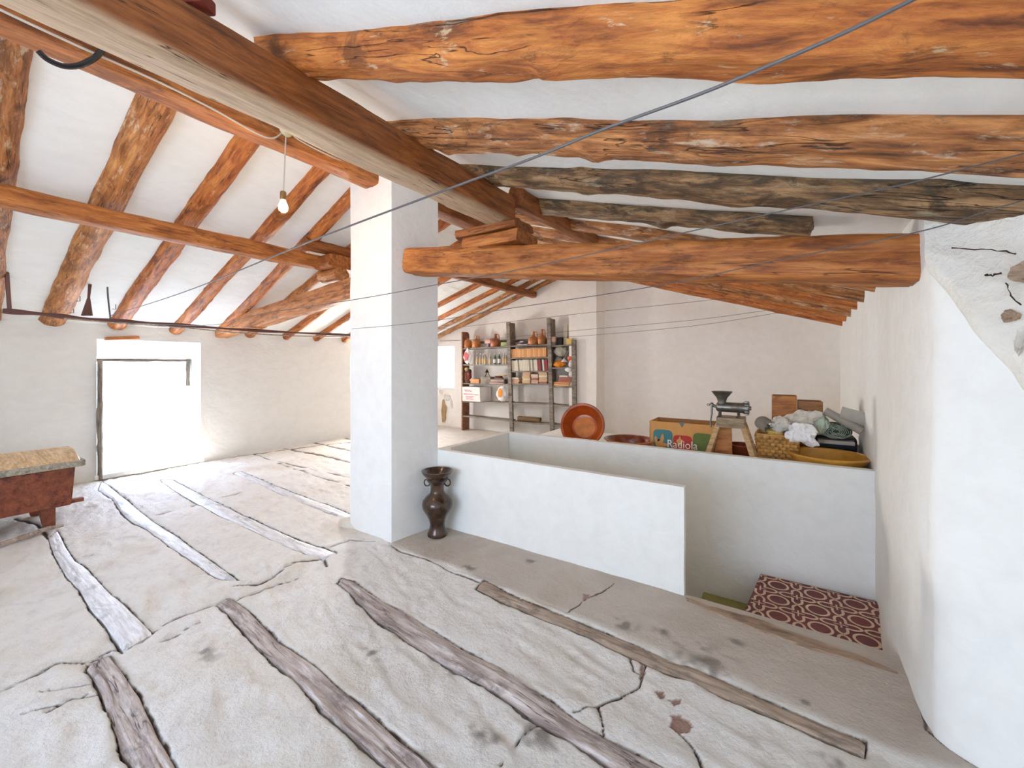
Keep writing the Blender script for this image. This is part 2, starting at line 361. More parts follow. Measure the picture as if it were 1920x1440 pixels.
def nz2(x, y, seed, sc):
    return mn.noise(Vector((x * sc, y * sc, seed)))
def wallgrid(name, P, nu, nv, m, amp=.008, sc=1.6, holes=(), kind='structure', thick=0):
    """P(u,v) point; holes are (u0,u1,v0,v1) in metres along the wall"""
    us = P[1]; vs_ = P[2]; f = P[0]; verts = []; faces = []
    for v in vs_:
        for u in us: verts.append(f(u, v))
    nu = len(us)
    for j in range(len(vs_) - 1):
        for i in range(nu - 1):
            cu = (us[i] + us[i + 1]) / 2; cv = (vs_[j] + vs_[j + 1]) / 2
            if any(a < cu < b and c < cv < d for (a, b, c, d) in holes): continue
            faces.append((j * nu + i, j * nu + i + 1, (j + 1) * nu + i + 1, (j + 1) * nu + i))
    me = bpy.data.meshes.new(name); me.from_pydata([tuple(p) for p in verts], [], faces)
    o = link(name, me, m, None, True)
    return setp(o, kind=kind)
def lines(a, b, st, extra=()):
    n = max(1, int(round((b - a) / st))); s = sorted(set([round(a + (b - a) * k / n, 4) for k in range(n + 1)] + [round(e, 4) for e in extra])); out = [s[0]]
    for x in s[1:]:
        if x - out[-1] > st * .25 or x in [round(e, 4) for e in extra]: out.append(x)
    return out

# left wall, with the loading hatch
HA = (1.54, 2.68, .05, 1.82)
def fL(u, v):
    edge = 0 if (abs(u - HA[0]) < .03 or abs(u - HA[1]) < .03 or abs(v - HA[2]) < .03 or abs(v - HA[3]) < .03) else 1
    return (XL + edge * (.018 * nz2(u, v, 5, 1.5) + .008 * nz2(u, v, 9, 6)), u, v)
HB = (5.3, 6.2, .9, 1.65)  # added opening, hidden by the pillar, to brighten the far gable
wallgrid('wall_left', (fL, lines(-2.7, 7.6, .07, HA[:2] + HB[:2]), lines(-.1, 2.3, .07, HA[2:] + HB[2:])), 0, 0, M['wall_left'], holes=[HA, HB])
# splayed reveal of the hatch
bm = bmesh.new()
o_ = [(XL, HA[0], HA[2]), (XL, HA[1], HA[2]), (XL, HA[1], HA[3]), (XL, HA[0], HA[3])]
i_ = [(XL - .33, HA[0] + .03, HA[2]), (XL - .33, HA[1] - .03, HA[2]), (XL - .33, HA[1] - .03, 1.60), (XL - .33, HA[0] + .03, 1.60)]
vo = [bm.verts.new(p) for p in o_]; vi = [bm.verts.new(p) for p in i_]
vx = [bm.verts.new((p[0] - .12, p[1], p[2])) for p in i_]
for a, b in ((vo, vi), (vi, vx)):
    for k in range(4): bm.faces.new((a[k], a[(k + 1) % 4], b[(k + 1) % 4], b[k]))
wl = bpy.data.objects['wall_left']
setp(fin('hatch_reveal', bm, M['wall_left'], wl, smooth=False))
# masonry behind the wall skin open only at the hatch and the added opening
bm = bmesh.new()
box(bm, (XL - .25, -.6, 1.1), (.3, 4.2, 2.6), 0); box(bm, (XL - .25, 4.005, 1.1), (.3, 2.59, 2.6), 0); box(bm, (XL - .25, 6.95, 1.1), (.3, 1.5, 2.6), 0); box(bm, (XL - .25, 5.75, .35), (.3, .9, 1.1), 0); box(bm, (XL - .25, 5.75, 2.05), (.3, .9, .8), 0); box(bm, (XL - .25, 2.11, 2.15), (.3, 1.3, .55), 0)
fin('masonry', bm, M['wall'], wl, smooth=False)
# hatch frame: weathered jambs and lintel
w1 = setp(root('window_1', (XL - .1, 2.1, .05), None, None), kind='structure')
xf = .02
def fr(name, p0, p1, w, h, m, sd): return timber(name, Vector(p0), Vector(p1), w, h, m, ex=5, amp=.006, seed=sd, parent=w1)
bpy.context.view_layer.update()
a = AX(185, 676, XL + .02)
fr('frame_post', (XL + .03, 1.565, .0), (XL + .03, 1.565, 1.55), .05, .045, M['shelf'], 1)
fr('frame_head', (XL - .28, 1.58, 1.55), (XL - .28, 2.64, 1.55), .05, .04, M['shelf'], 2)
fr('frame_stile', (XL - .29, 2.615, 1.16), (XL - .29, 2.615, 1.575), .05, .05, M['shelf'], 3)
bm = bmesh.new(); box(bm, (XL - .2, 2.11, .03), (.5, 1.2, .06), .01); fin('sill', bm, M['wall_left'], w1, loc=-w1.location)

# gable wall with a small window
WB = (-7.02, -6.46, .92, 1.92)
def fB(u, v): 
    edge = 0 if (WB[0] - .03 < u < WB[1] + .03 and WB[2] - .03 < v < WB[3] + .03) else 1
    return (u, YB + edge * (.02 * nz2(u, v, 15, 1.2) + .006 * nz2(u, v, 19, 6)), v)
wb = wallgrid('wall_back', (fB, lines(-7.6, 1.0, .07, WB[:2]), lines(-.6, 3.6, .07, WB[2:])), 0, 0, M['warm'], holes=[WB])
bm = bmesh.new(); x0, x1, z0, z1 = WB
q = [(x0, z0), (x1, z0), (x1, z1), (x0, z1)]
va = [bm.verts.new((p[0], YB, p[1])) for p in q]; vb = [bm.verts.new((p[0], YB + .22, p[1])) for p in q]
for k in range(4): bm.faces.new((va[k], va[(k + 1) % 4], vb[(k + 1) % 4], vb[k]))
fin('window_reveal', bm, M['wall'], wb, smooth=False)
bm = bmesh.new(); box(bm, (-7.35, YB + .2, 1.5), (.6, .25, 4.5), 0); box(bm, (-2.7, YB + .2, 1.5), (7.5, .25, 4.5), 0); box(bm, (-6.75, YB + .2, .16), (.6, .25, 1.5), 0); box(bm, (-6.75, YB + .2, 2.95), (.6, .25, 2.0), 0)
fin('masonry', bm, M['wall'], wb, smooth=False)
w2 = setp(root('window_2', (-6.74, YB + .12, .92), None, None), kind='structure')
bm = bmesh.new()
box(bm, (-.27, 0, .5), (.03, .04, 1.0)); box(bm, (.27, 0, .5), (.03, .04, 1.0)); box(bm, (0, 0, .015), (.56, .04, .03)); box(bm, (0, 0, .985), (.56, .04, .03))
fin('window_frame', bm, M['white'], w2)
# stripped patch of plaster under the window
def patch_blob(cx, cz, rx, rz, seed, y):
    bm = bmesh.new(); c = bm.verts.new((cx, y, cz)); ring = []
    for k in range(26):
        a = 2 * PI * k / 26; f = 1 + .45 * mn.noise(Vector((math.cos(a) * 1.6, math.sin(a) * 1.6, seed)))
        ring.append(bm.verts.new((cx + rx * f * math.cos(a), y, cz + rz * f * math.sin(a))))
    for k in range(26): bm.faces.new((c, ring[k], ring[(k + 1) % 26]))
    return bm
for (px_, py_, rx, rz, sd) in ((832, 772, .07, .26, 2), (838, 745, .12, .07, 8), (826, 735, .05, .05, 11), (846, 758, .03, .10, 5)):
    p = AY(px_, py_, YB - .016); fin('stripped_plaster', patch_blob(p.x, p.z, rx, rz, sd, YB - .022), M['rubble'] if sd != 2 else M['mat_tan'], wb)

# chimney breast on the gable wall
def fC(u, v):
    s = [(-3.36, YB + .05), (-3.36, 7.18), (-2.81, 7.18), (-2.74, YB + .05)]
    a = s[int(u)] if u < 3 else s[3]; b = s[min(int(u) + 1, 3)]; t = u - int(u)
    return (a[0] + (b[0] - a[0]) * t + .006 * nz2(u * .4, v, 3, 4), a[1] + (b[1] - a[1]) * t + .008 * nz2(u, v, 33, 2), v)
setp(wallgrid('wall_chimney_breast', (fC, [k * .2 for k in range(16)], lines(-.1, 3.3, .08)), 0, 0, M['warm']), kind='structure')

# right wall: a wavy run beside the stairs, its arris, then the deeper bay
PR = [(.76, 7.6), (.72, 7.3), (.66, 5.6), (.61, 4.4), (.60, 3.95), (.56, 3.5), (.52, 3.05), (.515, 2.7), (.515, 2.42), (.525, 2.315), (.56, 2.268), (.63, 2.225), (.9, 2.08), (1.9, 1.55)]
cum = [0]
for a, b in zip(PR, PR[1:]): cum.append(cum[-1] + math.dist(a, b))
def along(s):
    for k in range(len(cum) - 1):
        if s <= cum[k + 1] + 1e-9:
            t = (s - cum[k]) / (cum[k + 1] - cum[k]); a, b = PR[k], PR[k + 1]; return a[0] + (b[0] - a[0]) * t, a[1] + (b[1] - a[1]) * t
    return PR[-1]
s_arris = cum[9]
def fR(u, v):
    x, y = along(u); g = math.exp(-((u - s_arris) / .25) ** 2)
    w = .016 * nz2(u, v, 41, 1.7) + .006 * nz2(u, v, 44, 6)
    return (x + w + g * .012 * nz2(v, 0, 47, 3), y + (.012 * nz2(v, 2, 49, 4) * g), v)
us = lines(0, cum[8], .08) + [cum[8] + .02 * k for k in range(1, 16)]; us = [u for u in us if u < cum[-1]] + lines(cum[8] + .34, cum[-1], .08)
us = sorted(set(us))
setp(wallgrid('wall_right', (fR, us, lines(-.6, 2.6, .06)), 0, 0, M['wall']), kind='structure')
# thick broken plaster layer high on the bay face, ending in a slanted edge
ND = Vector((PR[-1][0] - .525, PR[-1][1] - 2.28, 0)).normalized(); NN = Vector((ND.y, -ND.x, 0))   # along the face, and out of it
if NN.y > 0: NN = -NN
def face_pt(px_, py_, off=0): return onp(px_, py_, NN, NN.dot(Vector((.525, 2.28, 0))) + off)
def slant(s_):
    return 1.845 - s_ * 1.93
def fU(u, v):
    zb = slant(u) + .02 * nz2(u, 0, 77, 12) + .008 * nz2(u, 0, 78, 40); z = zb + (2.45 - zb) * v
    t = min(1, v * 9); off = .045 * t ** .5 + .02 * nz2(u, z, 71, 5) * t + .008 * nz2(u, z, 72, 18)
    b = Vector((.520, 2.30, 0)) + ND * u + NN * off; return (b.x, b.y, z)
us = lines(-.012, 1.4, .02); vs_ = [(k / 40) ** 1.4 for k in range(41)]
setp(wallgrid('wall_bay_plaster', (fU, us, vs_), 0, 0, M['wall_rough']), kind='structure')
wu = bpy.data.objects['wall_bay_plaster']
# broken plaster: brown hollow with crumbling rim, cracks
for (px_, py_, ry, rz, m_, sd) in ((1932, 508, .050, .055, 'nosing', 3), (1893, 590, .022, .022, 'nosing', 6), (1912, 640, .014, .045, 'rubble', 9)):
    p = face_pt(px_, py_, .085); bm = bmesh.new(); c = bm.verts.new(-NN * .03); ring = []
    for k in range(30):
        a = 2 * PI * k / 30; f = 1 + .6 * mn.noise(Vector((math.cos(a) * .9, math.sin(a) * .9, sd))) + .15 * mn.noise(Vector((math.cos(a) * 4, math.sin(a) * 4, sd)))
        ring.append(bm.verts.new(ND * (ry * f * math.cos(a)) + Vector((0, 0, rz * f * math.sin(a))) - NN * .012 + NN * .01 * mn.noise(Vector((a * 2, 0, sd)))))
    for k in range(30): bm.faces.new((c, ring[k], ring[(k + 1) % 30]))
    fin('broken_plaster', bm, M[m_], wu, loc=p)
def crack(pts, r=.0018, plane=.07):
    bm = bmesh.new(); P_ = []
    for a, b in zip(pts, pts[1:]):
        for t in (0, .25, .5, .75):
            P_.append((a[0] + (b[0] - a[0]) * t + random.uniform(-1.5, 1.5), a[1] + (b[1] - a[1]) * t + random.uniform(-1.5, 1.5)))
    P_.append(pts[-1]); tube(bm, [face_pt(x, y, plane) for x, y in P_], [r * random.uniform(.5, 1.4) for _ in P_], 5)
    return fin('crack', bm, M['iron'], wu)
random.seed(4)
crack([(1785, 466), (1840, 468), (1880, 470), (1905, 476)], .0022, .075)
crack([(1846, 515), (1862, 517), (1878, 512)], .004, .075); crack([(1886, 530), (1896, 555), (1915, 572)], .0018, .08)

# rear of the attic, behind the photographer, with the window openings that light it
wr = bmesh.new()
def wallbox(x0, x1, y0, y1, z0, z1): box(wr, ((x0 + x1) / 2, (y0 + y1) / 2, (z0 + z1) / 2), (x1 - x0, y1 - y0, z1 - z0), 0)
wallbox(-7.7, -3.0, -2.8, -2.6, -.1, 3.6); wallbox(-.3, 2.1, -2.8, -2.6, -.1, 3.0); wallbox(-3.0, -.3, -2.8, -2.6, -.1, .6); wallbox(-3.0, -.3, -2.8, -2.6, 2.1, 3.6)
setp(fin('wall_rear', wr, M['wall'], smooth=False), kind='structure')
wr = bmesh.new()
wallbox(1.85, 2.0, -2.8, -1.5, -.1, 2.6); wallbox(1.85, 2.0, -1.06, 1.8, -.1, 2.6); wallbox(1.85, 2.0, -1.5, -1.06, -.1, .7); wallbox(1.85, 2.0, -1.5, -1.06, 1.3, 2.6)
setp(fin('wall_bay', wr, M['wall'], smooth=False), kind='structure')

# ceiling, two slopes
def fCe(u, v):
    z = (lowL(u) if u < XR else lowR(u)) + .085
    return (u, v, z + .012 * nz2(u, v, 61, 1.3) + .006 * nz2(u * .4, v * 2, 63, 4))
setp(wallgrid('ceiling', (fCe, lines(-7.75, 2.1, .06, (XR,)), lines(-2.8, 7.7, .06)), 0, 0, M['ceil']), kind='structure')
bm = bmesh.new()
hexa(bm, [(-8, -3, 1.93), (XR, -3, 3.5), (XR, 8, 3.5), (-8, 8, 1.93)], [(-8, -3, 2.1), (XR, -3, 3.7), (XR, 8, 3.7), (-8, 8, 2.1)], 0)
hexa(bm, [(XR, -3, 3.5), (2.3, -3, 1.72), (2.3, 8, 1.72), (XR, 8, 3.5)], [(XR, -3, 3.7), (2.3, -3, 1.9), (2.3, 8, 1.9), (XR, 8, 3.7)], 0)
fin('roof_deck', bm, M['wall'], bpy.data.objects['ceiling'], smooth=False)

# ---------------------------------------------------------------- floor with embedded joists
def Z1(l, ox, oy, s): return [(ox + a * s, oy + b * s) for a, b in l]
F1 = lambda l: Z1(l, 0, 900, .375)
F2 = lambda l: Z1(l, 600, 900, .375)
F3 = lambda l: Z1(l, 1200, 900, .375)
Z4 = lambda l: Z1(l, 0, 500, .3646)
def fl(l): return [tuple(AZ(x, y))[:2] for x, y in l]
STR = [  # left edge, right edge, material, label
 (F1([(240,290),(270,370),(330,480),(400,550),(450,640),(520,720),(580,800),(615,850)]), F1([(290,250),(330,330),(375,400),(440,440),(530,540),(620,610),(700,690),(765,750)]), 'joist_white', 'limewashed floor joist running from under the red-brown chest toward the front'),
 (F1([(490,50),(560,90),(600,150),(650,200),(740,250),(860,340),(960,400),(1050,470),(1090,490)]), F1([(510,0),(600,70),(700,150),(780,210),(900,290),(1000,360),(1100,430),(1180,490),(1190,500)]), 'joist_white', 'limewashed floor joist starting just under the sunlit hatch, second from the chest'),
 (F1([(800,0),(870,50),(950,95),(1100,180),(1300,270),(1450,340),(1615,400)]), F1([(870,0),(960,45),(1060,95),(1200,165),(1350,235),(1500,300),(1690,365)]), 'joist_white', 'limewashed floor joist between the sun patch and the foot of the pillar'),
 (Z4([(1200,1060),(1330,1120),(1500,1190),(1650,1250),(1835,1320)]), Z4([(1240,1050),(1400,1120),(1550,1175),(1700,1230),(1835,1285)]), 'joist_white', 'narrow pale floor joist vanishing behind the left side of the pillar'),
 (F1([(430,930),(500,1050),(540,1180),(580,1280),(600,1360),(660,1440),(720,1540)]), F1([(540,860),(580,910),(650,1010),(700,1080),(760,1200),(800,1290),(850,1380),(930,1540)]), 'joist_grey', 'grey-brown gnarled floor joist cut off by the bottom left of the photo'),
 (F1([(1080,610),(1150,680),(1220,760),(1300,850),(1400,950),(1500,1030),(1580,1110)]) + F2([(0,1160),(150,1280),(330,1440),(450,1540)]), F1([(1150,580),(1230,640),(1320,720),(1400,800),(1550,910),(1700,1040)]) + F2([(200,1110),(400,1290),(590,1440),(700,1540)]), 'joist_grey', 'grey-brown twisted floor joist running through the middle of the foreground'),
 (F2([(90,515),(180,600),(280,690),(430,800),(560,870),(700,960),(850,1040),(950,1110),(1080,1210),(1200,1270),(1330,1350),(1460,1440),(1600,1540)]), F2([(110,495),(170,510),(300,590),(430,660),(600,760),(750,850),(900,930),(1050,1030),(1200,1120),(1300,1200),(1450,1290),(1600,1370),(1740,1440),(1900,1540)]), 'joist_grey', 'long grey floor joist with a rounded tip beginning in front of the pillar'),
 (F2([(780,540),(960,630),(1150,710),(1350,790),(1550,880),(1700,950)]) + F3([(250,1000),(450,1100),(650,1180),(900,1280),(1120,1365)]), F2([(820,500),(1000,590),(1200,670),(1400,750),(1600,830),(1750,900)]) + F3([(250,930),(430,1000),(700,1130),(900,1210),(1130,1300)]), 'joist_tan', 'tan straight-edged floor joist lying parallel to the low stair parapet'),
]
CR = [(F1([(0,1050),(150,980),(280,910),(420,895)]), .006), (F1([(430,935),(450,900),(520,850),(620,825)]), .007), (F1([(715,845),(850,780),(950,720),(1000,700)]), .005), (F1([(770,740),(850,690),(1000,640),(1080,610)]), .006), (F1([(1190,590),(1280,560),(1350,530),(1500,490)]), .005),
 (F1([(1170,525),(1300,510),(1400,460),(1480,410),(1620,400),(1640,440)]), .007), (F1([(0,1150),(180,1070),(450,1010)]), .004), (F1([(240,1160),(360,1090),(500,1060)]), .004), (F1([(780,165),(900,140),(980,118)]), .004), (F1([(1070,95),(1180,70),(1280,45)]), .004), (F1([(80,190),(190,220),(240,290)]), .007),
 (F1([(1650,340),(1750,300),(1880,310)]), .005), (F2([(360,335),(450,375),(540,400),(700,470),(800,510)]), .006), (F2([(1630,905),(1600,1010),(1500,1080),(1380,1120),(1270,1145)]), .005), (F2([(1390,1120),(1410,1200),(1420,1260)]), .004), (F2([(1470,515),(1430,550),(1340,590),(1240,660)]), .0035),
 (F2([(1080,1220),(1000,1290),(900,1420)]), .0025), (F3([(180,1230),(250,1300),(300,1380),(310,1440)]), .004), (F3([(1330,940),(1390,1080),(1440,1250),(1520,1320),(1700,1440)]), .004), (F2([(1550,890),(1570,940),(1600,960)]), .004), (F1([(400,385),(480,372)]), .004), (F1([(130,1170),(300,1120),(440,1060)]), .003),
 (Z4([(1430,1010),(1640,1080),(1835,1140)]), .006), (Z4([(1050,1000),(1300,965),(1560,930),(1835,900)]), .012), (Z4([(1300,965),(1420,1000),(1640,1050),(1835,1090)]), .005), (Z4([(1460,935),(1600,960),(1835,1010)]), .012), (Z4([(1610,905),(1700,925),(1835,955)]), .015), (Z4([(1780,880),(1835,890)]), .012)]
SPALL = [F3([(70,1040),(120,1050),(130,1080),(100,1085)]), F3([(145,1090),(205,1095),(215,1120),(170,1130)]), F3([(155,1165),(200,1175),(240,1195),(258,1225),(240,1242),(190,1245),(155,1215)]), F2([(1315,570),(1357,573),(1320,605)]), F3([(0,905),(20,930),(0,990)])]
rs = np.random.RandomState(5)
LAT = [rs.rand(256, 256) for _ in range(4)]
def vn(x, y, k=0):
    L = LAT[k]; xi = np.floor(x).astype(int); yi = np.floor(y).astype(int); fx = x - xi; fy = y - yi
    fx = fx * fx * fx * (fx * (fx * 6 - 15) + 10); fy = fy * fy * fy * (fy * (fy * 6 - 15) + 10)
    g = lambda a, b: L[a & 255, b & 255]
    return (g(xi, yi) * (1 - fx) + g(xi + 1, yi) * fx) * (1 - fy) + (g(xi, yi + 1) * (1 - fx) + g(xi + 1, yi + 1) * fx) * fy - .5
def base_h(X, Y):
    sh = np.clip((X + 6.5) / 2, 0, 1)
    h = .020 * vn(X * 1.1 + 9, Y * 1.1) + .010 * vn(X * 3 + 40, Y * 3.4 + 3, 1)
    wx = X + .05 * vn(X * 5, Y * 5, 2); wy = Y + .25 * X + .06 * vn(X * 4 + 7, Y * 4, 3)
    h += .011 * vn(wx * 4 + 3, wy * 12, 1) + .012 * vn(wx * 9, wy * 22 + 9, 2) + .003 * np.abs(vn(wx * 24, wy * 50 + 9, 0)) + .0020 * vn(X * 60, Y * 60, 3)
    return h * 1.0
def seg_dist(X, Y, poly, pad=.12):
    D = np.full(X.shape, 9.0)
    for (ax, ay), (bx, by) in zip(poly, poly[1:]):
        m = (X > min(ax, bx) - pad) & (X < max(ax, bx) + pad) & (Y > min(ay, by) - pad) & (Y < max(ay, by) + pad)
        if not m.any(): continue
        x = X[m]; y = Y[m]; dx, dy = bx - ax, by - ay; t = np.clip(((x - ax) * dx + (y - ay) * dy) / (dx * dx + dy * dy + 1e-9), 0, 1)
        D[m] = np.minimum(D[m], np.hypot(x - ax - t * dx, y - ay - t * dy))
    return D
def inside(X, Y, poly):
    c = np.zeros(X.shape, bool)
    for (ax, ay), (bx, by) in zip(poly, poly[1:] + poly[:1]):
        if ay == by: continue
        c ^= ((ay > Y) != (by > Y)) & (X < (bx - ax) * (Y - ay) / (by - ay) + ax)
    return c
HOLE = (-2.66, .53, 2.862, 4.10); 
def ax_lines(parts):
    out = []
    for a, b, s in parts: out += list(np.arange(a, b - 1e-6, s))
    return np.array(out + [parts[-1][1]])
gx = ax_lines([(-7.7, -5, .03), (-5, -2.8, .02), (-2.8, .62, .0085), (.62, 2.0, .05)])
gy = ax_lines([(-2.8, .15, .1), (.15, 2.9, .0085), (2.9, 5, .03), (5, 7.5, .06)])
GX, GY = np.meshgrid(gx, gy)
jx = GX + .010 * vn(GX * 14, GY * 14, 2) + .006 * vn(GX * 45, GY * 45, 0); jy = GY + .010 * vn(GX * 14 + 50, GY * 14, 3) + .006 * vn(GX * 45 + 9, GY * 45, 1)
H_ = base_h(GX, GY); DIRT = np.zeros(GX.shape); TAN = np.zeros(GX.shape); RED = np.zeros(GX.shape)
for L_, R_, mk, lb in STR:
    a, b = fl(L_), fl(R_); poly = a + b[::-1]; ins = inside(jx, jy, poly)
    d = seg_dist(jx, jy, poly + poly[:1])
    H_ = np.where(ins, H_ - .035, H_)
    g = np.exp(-(d / .009) ** 2); H_ -= .012 * g * (~ins); DIRT = np.maximum(DIRT, np.exp(-(d / .007) ** 2) * .85); DIRT[ins] = np.maximum(DIRT[ins], .9)
for C_, w in CR:
    d = seg_dist(jx, jy, fl(C_)); dist = np.hypot(GX, GY)
    ww = w * (.8 + .25 * dist) * (1 + 1.0 * vn(GX * 9, GY * 9, 1)); g = np.exp(-(d / ww) ** 2); H_ -= .018 * g; DIRT = np.maximum(DIRT, g * .95)
for S_ in SPALL:
    i_s = inside(jx, jy, fl(S_)); H_[i_s] -= .008; RED[i_s] = 1
tan_line = fl(F2([(360,335),(800,510),(1400,760),(1750,900)]) + F3([(430,1000),(900,1210),(1330,1400)]))
tl = np.interp(GX, [p[0] for p in tan_line], [p[1] for p in tan_line])
TAN = np.clip((GY - tl - .02) / .05 + 1.2 * vn(GX * 3, GY * 3, 1), 0, 1) * (GX > -2.75) * (GY < 2.95)
H_ *= 1 - .75 * TAN
far_tan = np.clip((GY - 3.2) / 1.5, 0, 1) * .55
TAN = np.maximum(TAN, far_tan * (GX < -2.7))
STAIN = np.zeros(GX.shape)
for (sx_, sy_, ra_, rb_) in ((1320, 1240, .13, .10), (995, 1052, .05, .03), (880, 1065, .05, .03), (1170, 1172, .06, .05), (895, 1380, .05, .03), (925, 1385, .03, .03), (1510, 1316, .035, .025), (1563, 1424, .04, .03), (1241, 1183, .05, .04), (1013, 1380, .08, .06), (1385, 1205, .05, .03), (390, 1220, .08, .05), (700, 1225, .05, .03)):
    q_ = AZ(sx_, sy_); e_ = ((GX - q_.x) / ra_) ** 2 + ((GY - q_.y) / rb_) ** 2; near = e_ < 4
    STAIN[near] = np.maximum(STAIN[near], np.clip(1.3 * np.exp(-e_[near] * .9) + 1.6 * vn(GX[near] * 30, GY[near] * 30, 2) - .25, 0, 1) * np.exp(-e_[near] * .4))
ny, nx = GX.shape; idx = np.arange(nx * ny).reshape(ny, nx)
cx = (GX[:-1, :-1] + GX[1:, 1:]) / 2; cy = (GY[:-1, :-1] + GY[1:, 1:]) / 2
keep = ~((cx > HOLE[0]) & (cx < HOLE[1] + .2) & (cy > HOLE[2]) & (cy < HOLE[3]))
q = np.stack([idx[:-1, :-1], idx[:-1, 1:], idx[1:, 1:], idx[1:, :-1]], -1)[keep]
me = bpy.data.meshes.new('floor'); me.vertices.add(nx * ny)
me.vertices.foreach_set('co', np.stack([GX, GY, H_], -1).reshape(-1).astype(np.float32))
nf = len(q); me.loops.add(nf * 4); me.polygons.add(nf)
me.loops.foreach_set('vertex_index', q.reshape(-1).astype(np.int32)); me.polygons.foreach_set('loop_start', np.arange(0, nf * 4, 4, dtype=np.int32))
me.update(); me.validate()
at_ = me.color_attributes.new('wear', 'FLOAT_COLOR', 'POINT')
at_.data.foreach_set('color', np.stack([DIRT, TAN, RED, STAIN], -1).reshape(-1).astype(np.float32))
m, n, b = mat('worn_floor_plaster')
v = mapping(n, (1, 1, 1), False); A1 = noise_node(n, v, 1.4, 6, .6, .5); A2 = noise_node(n, v, 9, 10, .72, .15); A3 = noise_node(n, v, 60, 5, .6)
c1 = ramp(n, [(.35, (.82, .79, .74)), (.5, (.87, .845, .80)), (.66, (.76, .70, .61))]); n.links.new(A1, c1.inputs[0])
c2 = ramp(n, [(.30, (.84, .81, .79)), (.5, (1, 1, 1)), (.7, (.97, .95, .92))]); n.links.new(A2, c2.inputs[0])
col = mixc(n, 1.0, c1.outputs[0], c2.outputs[0], 'MULTIPLY')
ct = ramp(n, [(.35, (.46, .38, .30)), (.55, (.58, .50, .42)), (.7, (.52, .44, .36))]); n.links.new(A1, ct.inputs[0])
at = n.nodes.new('ShaderNodeAttribute'); at.attribute_name = 'wear'; sp = n.nodes.new('ShaderNodeSeparateColor'); n.links.new(at.outputs['Color'], sp.inputs[0])
col = mixc(n, math_node(n, 'MULTIPLY', sp.outputs[1], .85), col, ct.outputs[0])
A4 = noise_node(n, v, 3.2, 5, .7, 1.0); c4 = ramp(n, [(.70, (0, 0, 0)), (.80, (1, 1, 1))]); n.links.new(A4, c4.inputs[0])
col = mixc(n, math_node(n, 'MULTIPLY', c4.outputs[0], .5), col, (.30, .26, .21))
col = mixc(n, math_node(n, 'MULTIPLY', at.outputs['Alpha'], .8), col, (.17, .14, .11))
col = mixc(n, sp.outputs[2], col, (.36, .22, .17))
dd = ramp(n, [(.25, (0, 0, 0)), (.75, (1, 1, 1))]); n.links.new(sp.outputs[0], dd.inputs[0])
col = mixc(n, dd.outputs[0], col, (.10, .065, .05)); n.links.new(col, b.inputs['Base Color']); b.inputs['Roughness'].default_value = .62
bp = n.nodes.new('ShaderNodeBump'); bp.inputs['Strength'].default_value = 1.0; bp.inputs['Distance'].default_value = .03
n.links.new(math_node(n, 'ADD', A2, math_node(n, 'MULTIPLY', A3, .25)), bp.inputs['Height']); n.links.new(bp.outputs[0], b.inputs['Normal'])
setp(link('floor', me, m), kind='structure')
bm = bmesh.new()   # slab under the plaster
for (x0, x1, y0, y1) in ((-7.7, 2.0, -2.8, 2.85), (-7.7, -2.68, 2.88, 7.7), (-2.68, 1.0, 4.12, 7.7)): box(bm, ((x0 + x1) / 2, (y0 + y1) / 2, -.17), (x1 - x0, y1 - y0, .2), 0)
fin('floor_slab', bm, M['nosing'], bpy.data.objects['floor'], smooth=False)

